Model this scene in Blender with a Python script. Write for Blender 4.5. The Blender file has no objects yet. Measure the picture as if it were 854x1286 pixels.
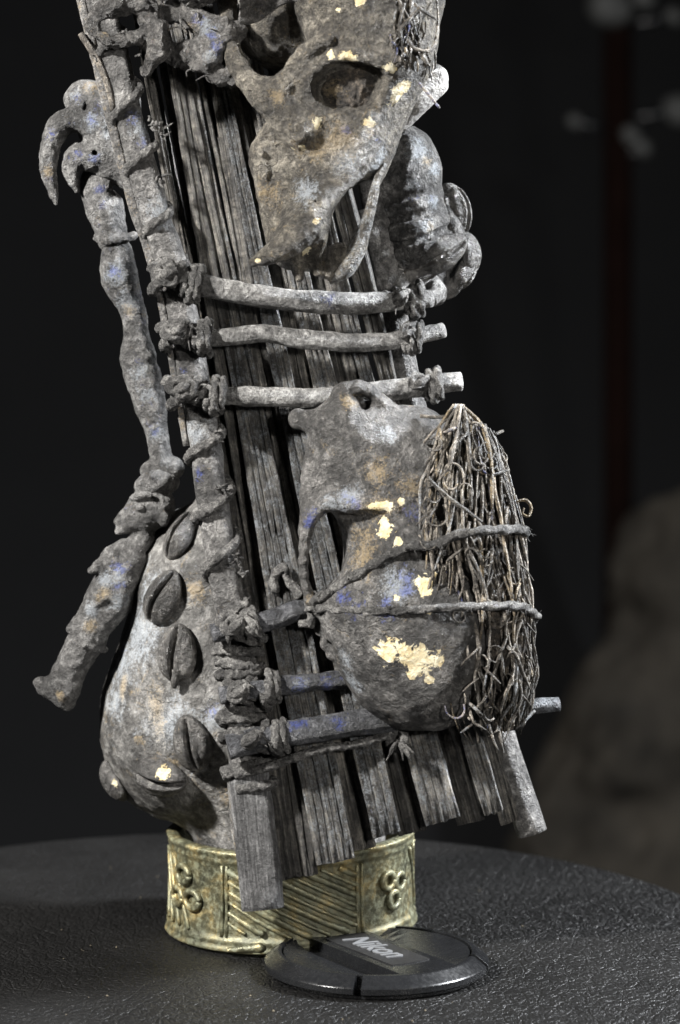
import bpy, bmesh, math, random
import numpy as np
from mathutils import Vector, Matrix, Euler

# ------------------------------------------------------------------ units
# Everything is laid out in "u": 1 u = 0.26 mm (real size). Table top is z = 0, the lens looks along +Y.
S = 0.00026
F, CX, CY = 3200.0, 427.0, 643.0
TH = math.radians(5.0)
ct, st = math.cos(TH), math.sin(TH)

def _ray(px, py, d):
    # camera axes: right (1,0,0), forward (0,ct,-st), up (0,st,ct)
    u, v = px - CX, -(py - CY)
    dirv = np.array([u, F * ct + v * st, -F * st + v * ct])
    cam = np.array([0.0, -F * ct, F * st])
    t = (-d - cam[1]) / dirv[1]
    return cam + dirv * t
ZT = _ray(427, 1195, 0)[2]

def P(px, py, d=0.0):
    """point at depth d (towards the lens) seen at photo pixel px,py -> u coordinates, table at z=0"""
    p = _ray(px, py, d)
    return np.array([p[0], p[1], p[2] - ZT])
def PP(*pts):
    return np.array([P(*p) for p in pts])
def proj(v):
    """u coordinates -> photo pixel"""
    q = np.asarray(v, float) - np.array([0.0, -F * ct, F * st - ZT])
    x, y, z = q[:, 0], q[:, 1] * st + q[:, 2] * ct, q[:, 1] * ct - q[:, 2] * st
    return np.stack([CX + F * x / z, CY - F * y / z], 1)

def ground(px, py):
    """table point seen at a photo pixel"""
    c = np.array([0.0, -F * ct, F * st - ZT])
    g = P(px, py, 0)
    return c + (g - c) * (c[2] / (c[2] - g[2]))

# ------------------------------------------------------------------ camera
sc = bpy.context.scene
COL = sc.collection
cam = bpy.data.cameras.new('camera')
cam.sensor_fit = 'HORIZONTAL'
cam.sensor_width = 24.0
cam.lens = 24.0 * F / 854.0
cam.clip_start = 0.01
cam.clip_end = 60.0
cam.dof.use_dof = True
cam.dof.focus_distance = (F - 70) * S
cam.dof.aperture_fstop = 11.0
camo = bpy.data.objects.new('camera', cam)
COL.objects.link(camo)
camo.location = (0, -F * ct * S, (F * st - ZT) * S)
camo.rotation_euler = (math.pi / 2 - TH, 0, 0)
sc.camera = camo

# ------------------------------------------------------------------ world, lamps, exposure
w = bpy.data.worlds.new('World')
sc.world = w
w.use_nodes = True
bg = w.node_tree.nodes['Background']
bg.inputs[0].default_value = (0.9, 0.95, 1.0, 1)
bg.inputs[1].default_value = 0.006
AIM = Vector((-0.02, 0.0, 0.15))
def area(name, loc, size, power, col, aim=AIM, sizey=None):
    l = bpy.data.lights.new(name, 'AREA')
    l.energy = power
    l.color = col
    l.size = size
    if sizey:
        l.shape = 'RECTANGLE'
        l.size_y = sizey
    o = bpy.data.objects.new(name, l)
    COL.objects.link(o)
    o.location = loc
    o.rotation_euler = (Vector(aim) - Vector(loc)).to_track_quat('-Z', 'Y').to_euler()
    return o
area('key_softbox', (-0.80, -0.52, 0.76), 0.08, 50.0, (1.0, 0.975, 0.94))
area('rim_softbox', (0.74, 0.08, 0.58), 0.14, 42.0, (0.93, 0.96, 1.0))
area('right_lamp', (0.46, -0.82, 0.34), 0.08, 5.5, (1.0, 0.97, 0.93))
sc.view_settings.view_transform = 'Standard'
sc.view_settings.look = 'None'
sc.view_settings.exposure = 0.0
sc.view_settings.gamma = 1.0

# ------------------------------------------------------------------ numpy noise
def _hash(ix, iy, iz, seed):
    h = (ix * 374761393 + iy * 668265263 + iz * 2147483647 + seed * 974634777) & 0xFFFFFFFF
    h = ((h ^ (h >> 13)) * 1274126177) & 0xFFFFFFFF
    h = (h ^ (h >> 16)) & 0xFFFF
    return h / 32767.5 - 1.0
def vnoise(p, seed=0):
    p = np.asarray(p, float)
    i = np.floor(p).astype(np.int64)
    f = p - i
    f = f * f * (3 - 2 * f)
    o = 0
    for a in (0, 1):
        for b in (0, 1):
            for c in (0, 1):
                wgt = (f[:, 0] if a else 1 - f[:, 0]) * (f[:, 1] if b else 1 - f[:, 1]) * (f[:, 2] if c else 1 - f[:, 2])
                o = o + wgt * _hash(i[:, 0] + a, i[:, 1] + b, i[:, 2] + c, seed)
    return o
def fbm(p, octv=4, seed=0):
    o, a, s = 0, 1.0, 0
    p = np.asarray(p, float)
    for k in range(octv):
        o = o + a * vnoise(p, seed + k * 17)
        s += a
        a *= 0.5
        p = p * 2.03 + 11.7
    return o / s

# ------------------------------------------------------------------ object helpers
def thing(name, label, cat, base, group=None):
    o = bpy.data.objects.new(name, None)
    o.empty_display_size = 0.01
    COL.objects.link(o)
    o.location = Vector(base) * S
    o['label'] = label
    o['category'] = cat
    if group:
        o['group'] = group
    return o
def tag(o, label=None, cat=None, group=None, kind=None):
    if label: o['label'] = label
    if cat: o['category'] = cat
    if group: o['group'] = group
    if kind: o['kind'] = kind
    return o
def root_loc(o):
    v = Vector((0, 0, 0))
    while o:
        v += o.location
        o = o.parent
    return np.array(v)
def mesh_of(name, V, Fc, mat, attrs=None, smooth=True):
    me = bpy.data.meshes.new(name)
    me.from_pydata(np.asarray(V).tolist(), [], [list(map(int, f)) for f in Fc])
    me.materials.append(mat)
    if smooth:
        me.polygons.foreach_set('use_smooth', [True] * len(me.polygons))
    for k, a in (attrs or {}).items():
        a = np.asarray(a, np.float32)
        if a.ndim == 1:
            at = me.attributes.new(k, 'FLOAT', 'POINT')
            at.data.foreach_set('value', a)
        else:
            at = me.attributes.new(k, 'FLOAT_VECTOR', 'POINT')
            at.data.foreach_set('vector', a.ravel())
    me.update()
    return me
def obj(name, V, Fc, mat, parent=None, attrs=None, smooth=True):
    """link a mesh given in u coordinates (world) under its parent"""
    V = np.asarray(V, float) * S
    if parent is not None:
        V = V - root_loc(parent)
        loc = None
    else:
        c = V.mean(0)
        c[2] = V[:, 2].min()
        V = V - c
        loc = c
    o = bpy.data.objects.new(name, mesh_of(name, V, Fc, mat, attrs, smooth))
    COL.objects.link(o)
    if parent is not None:
        o.parent = parent
    else:
        o.location = loc
    return o
def normals(V, Fc):
    Q = np.asarray(Fc)
    n = np.cross(V[Q[:, 2]] - V[Q[:, 0]], V[Q[:, 3 if Q.shape[1] > 3 else 1]] - V[Q[:, 1 if Q.shape[1] > 3 else 0]])
    N = np.zeros_like(V)
    for k in range(Q.shape[1]):
        np.add.at(N, Q[:, k], n)
    return N / (np.linalg.norm(N, axis=1, keepdims=True) + 1e-9)
class Acc:
    """joins several pieces of ONE part"""
    def __init__(s):
        s.V, s.F, s.A, s.n = [], [], [], 0
    def add(s, V, Fc, flow=None):
        s.V.append(np.asarray(V, float))
        s.F += [[i + s.n for i in f] for f in Fc]
        s.A.append(np.zeros((len(V), 3)) if flow is None else flow)
        s.n += len(V)
        return s
    def obj(s, name, mat, parent=None, smooth=True):
        return obj(name, np.vstack(s.V), s.F, mat, parent, {'flow': np.vstack(s.A)}, smooth)

def smooth_path(pts, n):
    pts = np.asarray(pts, float)
    if len(pts) < 3:
        t = np.linspace(0, 1, n)[:, None]
        return pts[0] * (1 - t) + pts[-1] * t
    q = np.vstack([2 * pts[0] - pts[1], pts, 2 * pts[-1] - pts[-2]])
    seg = np.linalg.norm(np.diff(pts, axis=0), axis=1)
    cum = np.concatenate([[0], np.cumsum(seg)])
    out = []
    for s_ in np.linspace(0, cum[-1], n):
        i = min(max(np.searchsorted(cum, s_, 'right') - 1, 0), len(seg) - 1)
        t = (s_ - cum[i]) / max(seg[i], 1e-9)
        p0, p1, p2, p3 = q[i], q[i + 1], q[i + 2], q[i + 3]
        out.append(0.5 * (2 * p1 + (p2 - p0) * t + (2 * p0 - 5 * p1 + 4 * p2 - p3) * t * t + (3 * p1 - p0 - 3 * p2 + p3) * t ** 3))
    return np.array(out)

def sweep(path, rad, segs=10, prof=None, up=None, seed=0, rough=0.0, rscale=12.0, twist=0.0, lobes=0, lobe=0.2, flat=1.0):
    """tube along path; rad scalar/array; prof = (K,2) section (overrides circle); returns V, F, flow"""
    path = np.asarray(path, float)
    n = len(path)
    rad = np.ones(n) * rad if np.isscalar(rad) else np.interp(np.linspace(0, 1, n), np.linspace(0, 1, len(rad)), rad)
    T = np.gradient(path, axis=0)
    T /= np.linalg.norm(T, axis=1, keepdims=True) + 1e-9
    s_ = np.concatenate([[0], np.cumsum(np.linalg.norm(np.diff(path, axis=0), axis=1))])
    if up is None:
        up = np.array([0, -1, 0.0]) if abs(T[0][1]) < 0.9 else np.array([0, 0, 1.0])
    u = np.asarray(up, float) - np.dot(up, T[0]) * T[0]
    u /= np.linalg.norm(u)
    V, A = [], []
    K = segs if prof is None else len(prof)
    ang = np.linspace(0, 2 * math.pi, K, endpoint=False)
    for i in range(n):
        u = u - np.dot(u, T[i]) * T[i]
        u /= np.linalg.norm(u) + 1e-9
        b = np.cross(T[i], u)
        if prof is None:
            r = rad[i] * np.ones(K)
            if lobes:
                r = r * (1 + lobe * (np.abs(np.cos(lobes / 2 * (ang + twist * s_[i]))) - 0.5))
            a, c = r * np.cos(ang) * flat, r * np.sin(ang)
        else:
            a, c = prof[:, 0] * rad[i], prof[:, 1] * rad[i]
        V.append(path[i] + np.outer(a, u) + np.outer(c, b))
        A.append(np.stack([c if prof is not None else ang * rad[i], np.ones(K) * s_[i], np.ones(K) * (seed * 7.3)], 1))
    V, A = np.vstack(V), np.vstack(A)
    if rough:
        ctr = np.repeat(path, K, 0)
        d = V - ctr
        ln = np.linalg.norm(d, axis=1, keepdims=True) + 1e-9
        V = V + d / ln * (rough * fbm(V / rscale + seed * 3.1, 4, seed))[:, None]
    Fc = []
    for i in range(n - 1):
        for k in range(K):
            k2 = (k + 1) % K
            Fc.append([i * K + k, i * K + k2, (i + 1) * K + k2, (i + 1) * K + k])
    # closed ends (one fan each)
    for e, ring in ((0, range(K)), (1, range((n - 1) * K, n * K))):
        ring = list(ring)
        c = V[ring].mean(0)
        V = np.vstack([V, c])
        A = np.vstack([A, A[ring].mean(0)])
        ci = len(V) - 1
        for k in range(K):
            f = [ring[k], ring[(k + 1) % K], ci]
            Fc.append(f[::-1] if e == 0 else f)
    return V, Fc, A

# ------------------------------------------------------------------ signed-distance sculpting
class Sculpt:
    def __init__(s, lo, hi, h=2.6):
        s.lo, s.h = np.minimum(lo, hi).astype(float), h
        n = np.ceil((np.maximum(lo, hi) - s.lo) / h).astype(int) + 1
        s.ax = [s.lo[i] + np.arange(n[i]) * h for i in range(3)]
        s.f = np.full(n, 60.0, np.float32)
    def _sub(s, lo, hi):
        sl = []
        for i in range(3):
            a = max(int((lo[i] - s.lo[i]) / s.h), 0)
            b = min(int((hi[i] - s.lo[i]) / s.h) + 2, len(s.ax[i]))
            sl.append(slice(a, max(b, a)))
        X = np.stack(np.meshgrid(*[s.ax[i][sl[i]] for i in range(3)], indexing='ij'), -1)
        return tuple(sl), X
    def _op(s, sl, d, k, mode):
        f = s.f[sl]
        if f.size == 0:
            return
        if mode == 'add':
            h = np.clip(0.5 + 0.5 * (d - f) / k, 0, 1)
            s.f[sl] = d * (1 - h) + f * h - k * h * (1 - h)
        else:
            h = np.clip(0.5 - 0.5 * (f + d) / k, 0, 1)
            s.f[sl] = f * (1 - h) - d * h + k * h * (1 - h)
    def cone(s, a, b, ra, rb, k=6, mode='add', flat=None):
        a, b = np.asarray(a, float), np.asarray(b, float)
        m = max(ra, rb) * (1.0 if flat is None else max(1.0, flat)) + k + 2 * s.h
        sl, X = s._sub(np.minimum(a, b) - m, np.maximum(a, b) + m)
        ab = b - a
        t = np.clip(((X - a) @ ab) / (ab @ ab + 1e-9), 0, 1)
        q = X - a - t[..., None] * ab
        if flat is not None:
            q[..., 1] /= flat
        s._op(sl, np.linalg.norm(q, axis=-1) - (ra + (rb - ra) * t), k, mode)
        return s
    def tube(s, pts, rad, k=4, mode='add', n=10):
        pts = smooth_path(pts, n)
        r = np.interp(np.linspace(0, 1, n), np.linspace(0, 1, len(rad)), rad) if not np.isscalar(rad) else np.ones(n) * rad
        for i in range(n - 1):
            s.cone(pts[i], pts[i + 1], r[i], r[i + 1], k, mode)
        return s
    def ell(s, c, r, rot=0.0, yaw=0.0, k=8, mode='add'):
        """rot: degrees clockwise in the picture plane, yaw: degrees about the vertical"""
        c, r = np.asarray(c, float), np.asarray(r, float)
        m = r.max() + k + 2 * s.h
        sl, X = s._sub(c - m, c + m)
        M = np.array(Euler((0, math.radians(rot), 0)).to_matrix() @ Euler((0, 0, math.radians(yaw))).to_matrix())
        q = (X - c) @ M
        k0 = np.linalg.norm(q / r, axis=-1)
        k1 = np.linalg.norm(q / r ** 2, axis=-1) + 1e-9
        s._op(sl, k0 * (k0 - 1) / k1, k, mode)
        return s
    def half(s, p, nrm, k=6):
        """cut away everything on the side nrm points to"""
        nrm = np.asarray(nrm, float)
        nrm = nrm / np.linalg.norm(nrm)
        sl, X = s._sub(s.lo, s.lo + np.array(s.f.shape) * s.h)
        d = -((X - p) @ nrm)
        s._op(sl, d, k, 'sub')
        return s
    def mesh(s, rough=(), seed=0):
        f = s.f.copy()
        f[0], f[-1], f[:, 0], f[:, -1], f[:, :, 0], f[:, :, -1] = 5, 5, 5, 5, 5, 5
        ins = f < 0
        cells = np.zeros(np.array(f.shape) - 1, np.int8)
        offs = [(a, b, c) for a in (0, 1) for b in (0, 1) for c in (0, 1)]
        nx, ny, nz = cells.shape
        for a, b, c in offs:
            cells += ins[a:a + nx, b:b + ny, c:c + nz]
        act = (cells > 0) & (cells < 8)
        I = np.argwhere(act)
        idx = np.full(cells.shape, -1, np.int64)
        idx[act] = np.arange(len(I))
        vals = np.stack([f[I[:, 0] + a, I[:, 1] + b, I[:, 2] + c] for a, b, c in offs], 1).astype(float)
        acc, cnt = np.zeros((len(I), 3)), np.zeros(len(I))
        for p in range(8):
            for q in range(p + 1, 8):
                if sum(abs(x - y) for x, y in zip(offs[p], offs[q])) != 1:
                    continue
                cr = (vals[:, p] < 0) != (vals[:, q] < 0)
                t = np.where(cr, vals[:, p] / (vals[:, p] - vals[:, q] + 1e-12), 0)
                pos = np.array(offs[p]) + t[:, None] * (np.array(offs[q]) - np.array(offs[p]))
                acc += np.where(cr[:, None], pos, 0)
                cnt += cr
        V = s.lo + (I + acc / cnt[:, None]) * s.h
        Q = []
        for axis in range(3):
            o1, o2 = [x for x in range(3) if x != axis]
            a = [slice(None)] * 3
            b = [slice(None)] * 3
            a[axis], b[axis] = slice(0, -1), slice(1, None)
            e = np.argwhere(ins[tuple(a)] != ins[tuple(b)])
            e = e[(e[:, o1] > 0) & (e[:, o2] > 0)]
            e = e[(e[:, o1] < cells.shape[o1]) & (e[:, o2] < cells.shape[o2])]
            inside = ins[e[:, 0], e[:, 1], e[:, 2]]
            def cell(d1, d2):
                g = e.copy()
                g[:, o1] += d1
                g[:, o2] += d2
                return idx[g[:, 0], g[:, 1], g[:, 2]]
            q = np.stack([cell(-1, -1), cell(0, -1), cell(0, 0), cell(-1, 0)], 1)
            flip = inside if axis != 1 else ~inside
            q[~flip] = q[~flip][:, ::-1]
            Q.append(q)
        Q = np.vstack(Q)
        Q = Q[(Q >= 0).all(1)]
        N = normals(V, Q)
        for amp, scale in rough:
            V = V + N * (amp * fbm(V / scale + 31.7, 4, seed))[:, None]
        return V, Q, N

def surface_at(V, N, px, py):
    uv = proj(V)
    d2 = (uv[:, 0] - px) ** 2 + (uv[:, 1] - py) ** 2
    c = np.where(d2 < max(d2.min() * 1.5, 30))[0]
    i = c[np.argmin(V[c, 1])]
    return V[i], N[i]
def spots(V, N, lst):
    o = np.zeros(len(V))
    for s_ in lst:
        px, py, r = s_[:3]
        c, _ = surface_at(V, N, px, py)
        d = V - c
        if len(s_) > 3:
            a = math.radians(s_[3])
            l = d @ np.array([math.cos(a), 0, -math.sin(a)])
            d = d - np.outer(l * (1 - 1 / s_[4]), np.array([math.cos(a), 0, -math.sin(a)]))
        o = np.maximum(o, 1 - np.linalg.norm(d, axis=1) / r)
    return np.clip(o, 0, 1)

# ------------------------------------------------------------------ materials
class NT:
    def __init__(s, name):
        s.m = bpy.data.materials.new(name)
        s.m.use_nodes = True
        s.t = s.m.node_tree
        s.b = s.t.nodes['Principled BSDF']
    def n(s, kind, **kw):
        x = s.t.nodes.new(kind)
        for k, v in kw.items():
            if k.startswith('i_'):
                x.inputs[k[2:].replace('_', ' ')].default_value = v
            else:
                setattr(x, k, v)
        return x
    def l(s, a, b):
        s.t.links.new(a, b)
    def math(s, op, a, b=None, c=None, clamp=False):
        x = s.n('ShaderNodeMath', operation=op, use_clamp=clamp)
        for i, v in enumerate((a, b, c)):
            if v is None: continue
            if hasattr(v, 'is_linked'): s.l(v, x.inputs[i])
            else: x.inputs[i].default_value = v
        return x.outputs[0]
    def mix(s, f, a, b, blend='MIX'):
        x = s.n('ShaderNodeMix', data_type='RGBA', blend_type=blend)
        for i, v in ((0, f), (6, a), (7, b)):
            if hasattr(v, 'is_linked'): s.l(v, x.inputs[i])
            elif i == 0: x.inputs[0].default_value = v
            else: x.inputs[i].default_value = tuple(v) + ((1,) if len(v) == 3 else ())
        return x.outputs[2]
    def coord(s, scale=(1, 1, 1), attr=None):
        mp = s.n('ShaderNodeMapping')
        if attr:
            c = s.n('ShaderNodeAttribute', attribute_name=attr).outputs['Vector']
            mp.inputs['Scale'].default_value = scale
        else:
            c = s.n('ShaderNodeTexCoord').outputs['Object']
            mp.inputs['Scale'].default_value = tuple(x / S for x in scale)
        s.l(c, mp.inputs['Vector'])
        return mp.outputs[0]
    def noise(s, vec, scale, detail=6, rough=0.6, dist=0.0):
        x = s.n('ShaderNodeTexNoise', i_Scale=scale, i_Detail=detail, i_Roughness=rough, i_Distortion=dist)
        s.l(vec, x.inputs['Vector'])
        return x.outputs['Fac']
    def ramp(s, f, stops, interp='LINEAR'):
        x = s.n('ShaderNodeValToRGB')
        x.color_ramp.interpolation = interp
        els = x.color_ramp.elements
        while len(els) < len(stops):
            els.new(0.5)
        for e, (p, c) in zip(els, stops):
            e.position = p
            e.color = (c if isinstance(c, tuple) else (c, c, c)) + (1,)
        s.l(f, x.inputs[0])
        return x.outputs[0]
    def attr(s, name):
        return s.n('ShaderNodeAttribute', attribute_name=name).outputs['Fac']

BLUE = (0.055, 0.085, 0.33)
PALE = (0.34, 0.37, 0.40)
CREAM = (0.86, 0.78, 0.56)
OCHRE = (0.32, 0.24, 0.13)
def crust(name, dark, mid, light, blue=0.0, ochre=0.0, pale=0.0, rough=0.7, bump=1.0, fiber=False, scale=1.0, contrast=1.0, spec=0.5, vary=0.0, cool=0.35):
    k = NT(name)
    def tint(c):
        y = 0.3 * c[0] + 0.6 * c[1] + 0.1 * c[2]
        return tuple((x * (1 - cool) + y * cool) * m for x, m in zip(c, (1 - 0.015 * cool, 1.0, 1 + 0.045 * cool)))
    dark, mid, light = tint(dark), tint(mid), tint(light)
    co = k.coord()
    big = k.noise(co, 0.022 * scale, 5, 0.6, 0.5)
    med = k.noise(co, 0.10 * scale, 7, 0.68)
    fine = k.noise(co, 0.30 * scale, 5, 0.72)
    if fiber:
        fib = k.noise(k.coord((0.26, 0.012, 1.0), 'flow'), 1.0, 7, 0.72, 0.5)
        fib2 = k.noise(k.coord((1.0, 0.03, 1.0), 'flow'), 1.0, 5, 0.7)
        tone = k.math('ADD', k.math('MULTIPLY', fib, 0.5), k.math('MULTIPLY', med, 0.3))
        tone = k.math('ADD', tone, k.math('MULTIPLY', fib2, 0.2))
    else:
        tone = k.math('ADD', k.math('MULTIPLY', big, 0.42), k.math('MULTIPLY', med, 0.48))
        tone = k.math('ADD', tone, k.math('MULTIPLY', fine, 0.10))
    lo, hi = 0.5 - 0.105 / contrast, 0.5 + 0.115 / contrast
    dark, mid = [x * 0.7 for x in dark], [x * 0.8 for x in mid]
    col = k.ramp(tone, [(lo, tuple(dark)), (0.5, tuple(mid)), (hi, tuple(light))])
    # broad patches of darker handling grime
    col = k.mix(1.0, col, k.ramp(k.noise(co, 0.013, 4, 0.6, 0.8), [(0.38, 0.5), (0.5, 1.0), (0.62, 1.15)]), 'MULTIPLY')
    if vary:
        rnd = k.n('ShaderNodeObjectInfo').outputs['Random']
        col = k.mix(1.0, col, k.ramp(rnd, [(0.0, 1 - vary), (1.0, 1 + vary)]), 'MULTIPLY')
    # fine grime in the pits, worn light grains
    col = k.mix(0.6, col, k.ramp(fine, [(0.34, 0.35), (0.46, 0.9), (0.58, 1.15), (0.70, 2.0)]), 'MULTIPLY')
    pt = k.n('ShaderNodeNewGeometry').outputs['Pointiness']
    col = k.mix(0.6, col, k.ramp(pt, [(0.41, 0.40), (0.5, 1.0), (0.59, 1.8)]), 'MULTIPLY')  # AO-like dirt: creases darkened as if shaded, edges worn lighter
    rag1 = k.noise(co, 0.075, 7, 0.7, 0.6)
    rag2 = k.noise(co, 0.33, 4, 0.75)
    def mask(aname, amount, thr, soft, wf):
        """where pigment sticks or painted light is laid: marked places, torn up by two scales of noise"""
        r = k.math('ADD', k.math('MULTIPLY', k.math('SUBTRACT', rag1, 0.5), 2.2), k.math('MULTIPLY', k.math('SUBTRACT', rag2, 0.5), wf))
        if aname == 'blue':
            r = k.math('SUBTRACT', r, k.math('MULTIPLY', k.math('SUBTRACT', med, 0.5), 2.6))
        a = k.math('ADD', k.math('MULTIPLY', k.attr(aname), 1.0), r)
        here = k.math('GREATER_THAN', k.attr(aname), 0.01)
        m1 = k.math('MULTIPLY', k.math('DIVIDE', k.math('SUBTRACT', a, thr), soft, clamp=True), here)
        if amount > 0:
            nz = k.noise(k.coord(), 0.035 + 0.01 * thr, 5, 0.65, 0.8)
            g = k.math('ADD', k.math('MULTIPLY', nz, 0.62), k.math('MULTIPLY', rag2, 0.38))
            g = k.math('DIVIDE', k.math('SUBTRACT', g, 0.66 - 0.16 * amount), 0.09, clamp=True)
            m1 = k.math('MAXIMUM', m1, g)
        return m1
    col = k.mix(k.math('MULTIPLY', mask('pale', pale, 0.36, 0.5, 2.2), 0.6), col, PALE)
    col = k.mix(k.math('MULTIPLY', mask('ochre', ochre, 0.45, 0.5, 2.2), 0.55), col, OCHRE)
    col = k.mix(k.math('MULTIPLY', mask('blue', blue, 0.50, 0.6, 2.4), 0.5), col, BLUE)
    chip = mask('chip', 0.0, 0.42, 0.05, 0.35)
    cc = k.mix(k.ramp(k.noise(co, 0.09, 5), [(0.4, 0.0), (0.6, 1.0)]), (0.66, 0.53, 0.29), CREAM)
    col = k.mix(chip, col, cc)
    k.l(col, k.b.inputs['Base Color'])
    k.l(k.ramp(med, [(0.38, rough + 0.05), (0.62, rough - 0.24)]), k.b.inputs['Roughness'])
    k.b.inputs['Specular IOR Level'].default_value = spec
    # relief: lumps, grains and thin cracks
    v = k.n('ShaderNodeTexVoronoi', feature='DISTANCE_TO_EDGE', i_Scale=0.030 * scale)
    warp = k.n('ShaderNodeVectorMath', operation='MULTIPLY_ADD')
    wn = k.n('ShaderNodeTexNoise', i_Scale=0.04, i_Detail=4)
    k.l(co, wn.inputs['Vector'])
    k.l(wn.outputs['Color'], warp.inputs[0])
    warp.inputs[1].default_value = (40, 40, 40)
    k.l(co, warp.inputs[2])
    k.l(warp.outputs[0], v.inputs['Vector'])
    crack = k.math('MULTIPLY', k.ramp(v.outputs['Distance'], [(0.0, 1.0), (0.035, 0.0)]), k.ramp(big, [(0.45, 0.0), (0.6, 1.0)]))
    h = k.math('ADD', k.math('MULTIPLY', med, 5.5), k.math('MULTIPLY', fine, 1.7))
    if fiber:
        h = k.math('ADD', h, k.math('ADD', k.math('MULTIPLY', fib, 5.0), k.math('MULTIPLY', fib2, 3.0)))
    h = k.math('SUBTRACT', h, k.math('MULTIPLY', chip, 0.9))
    h = k.math('SUBTRACT', h, k.math('MULTIPLY', crack, 0.9))
    bp = k.n('ShaderNodeBump', i_Strength=1.0, i_Distance=2.4 * S * bump)
    k.l(h, bp.inputs['Height'])
    k.l(bp.outputs[0], k.b.inputs['Normal'])
    return k.m

M = {}
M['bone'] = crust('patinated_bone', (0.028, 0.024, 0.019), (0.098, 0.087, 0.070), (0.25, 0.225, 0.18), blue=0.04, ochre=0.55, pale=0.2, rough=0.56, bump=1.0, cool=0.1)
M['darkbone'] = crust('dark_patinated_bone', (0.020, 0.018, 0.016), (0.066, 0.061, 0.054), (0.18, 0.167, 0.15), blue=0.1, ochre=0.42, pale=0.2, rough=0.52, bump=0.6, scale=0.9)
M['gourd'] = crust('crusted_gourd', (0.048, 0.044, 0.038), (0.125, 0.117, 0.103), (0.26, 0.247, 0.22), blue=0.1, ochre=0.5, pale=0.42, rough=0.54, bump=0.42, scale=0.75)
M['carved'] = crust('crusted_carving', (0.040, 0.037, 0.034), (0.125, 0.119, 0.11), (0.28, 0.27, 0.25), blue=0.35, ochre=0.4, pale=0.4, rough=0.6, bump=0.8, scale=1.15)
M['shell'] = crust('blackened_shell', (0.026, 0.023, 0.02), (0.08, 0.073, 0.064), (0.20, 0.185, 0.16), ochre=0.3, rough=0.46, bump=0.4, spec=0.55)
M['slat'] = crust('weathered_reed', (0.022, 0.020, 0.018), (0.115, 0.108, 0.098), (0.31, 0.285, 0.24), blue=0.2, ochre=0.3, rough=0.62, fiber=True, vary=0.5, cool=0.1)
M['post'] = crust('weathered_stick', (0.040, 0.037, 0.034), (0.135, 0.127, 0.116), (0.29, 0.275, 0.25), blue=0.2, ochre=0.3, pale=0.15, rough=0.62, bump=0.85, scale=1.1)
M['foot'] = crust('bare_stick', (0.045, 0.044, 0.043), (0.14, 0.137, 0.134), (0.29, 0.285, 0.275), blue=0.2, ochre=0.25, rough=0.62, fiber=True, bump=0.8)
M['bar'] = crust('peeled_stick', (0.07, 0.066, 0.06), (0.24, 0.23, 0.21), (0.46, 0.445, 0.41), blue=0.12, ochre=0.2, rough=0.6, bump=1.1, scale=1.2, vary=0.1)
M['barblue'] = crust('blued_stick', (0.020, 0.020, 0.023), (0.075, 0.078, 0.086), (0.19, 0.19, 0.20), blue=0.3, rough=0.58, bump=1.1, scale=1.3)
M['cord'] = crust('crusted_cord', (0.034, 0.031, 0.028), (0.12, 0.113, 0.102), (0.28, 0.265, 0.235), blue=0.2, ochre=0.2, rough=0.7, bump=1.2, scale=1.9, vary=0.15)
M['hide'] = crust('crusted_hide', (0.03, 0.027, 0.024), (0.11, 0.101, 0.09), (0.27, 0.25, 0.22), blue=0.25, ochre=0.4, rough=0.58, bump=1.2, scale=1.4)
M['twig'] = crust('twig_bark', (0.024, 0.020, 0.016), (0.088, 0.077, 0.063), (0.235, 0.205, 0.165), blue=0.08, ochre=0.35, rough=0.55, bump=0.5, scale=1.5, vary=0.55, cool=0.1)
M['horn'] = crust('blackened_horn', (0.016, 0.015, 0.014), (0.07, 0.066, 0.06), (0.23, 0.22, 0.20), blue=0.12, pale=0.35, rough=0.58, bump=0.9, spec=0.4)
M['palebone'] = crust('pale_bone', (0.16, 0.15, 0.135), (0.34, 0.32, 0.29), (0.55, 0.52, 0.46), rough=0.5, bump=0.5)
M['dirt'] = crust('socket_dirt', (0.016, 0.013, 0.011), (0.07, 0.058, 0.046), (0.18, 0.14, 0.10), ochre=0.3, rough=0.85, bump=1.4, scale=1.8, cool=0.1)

def brass():
    k = NT('aged_brass')
    co = k.coord()
    a = k.noise(co, 0.03, 6, 0.65, 0.5)
    b = k.noise(co, 0.14, 6, 0.7)
    fine = k.noise(co, 0.6, 4, 0.7)
    pt = k.n('ShaderNodeNewGeometry').outputs['Pointiness']
    col = k.ramp(a, [(0.34, (0.055, 0.055, 0.036)), (0.46, (0.098, 0.096, 0.060)), (0.56, (0.130, 0.117, 0.065)), (0.68, (0.26, 0.20, 0.085))])
    col = k.mix(k.ramp(b, [(0.5, 0.0), (0.66, 0.7)]), col, (0.125, 0.137, 0.088))
    col = k.mix(0.85, col, k.ramp(fine, [(0.3, 0.4), (0.5, 1.0), (0.72, 1.35)]), 'MULTIPLY')
    col = k.mix(0.7, col, k.ramp(pt, [(0.42, 0.35), (0.5, 1.0), (0.58, 1.6)]), 'MULTIPLY')
    k.l(col, k.b.inputs['Base Color'])
    k.l(k.ramp(b, [(0.42, 0.34), (0.62, 0.62)]), k.b.inputs['Roughness'])
    k.l(k.ramp(b, [(0.46, 0.65), (0.60, 0.05)]), k.b.inputs['Metallic'])
    bp = k.n('ShaderNodeBump', i_Strength=0.6, i_Distance=1.1 * S)
    k.l(k.math('ADD', b, k.math('MULTIPLY', fine, 0.6)), bp.inputs['Height'])
    k.l(bp.outputs[0], k.b.inputs['Normal'])
    return k.m
M['brass'] = brass()
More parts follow.
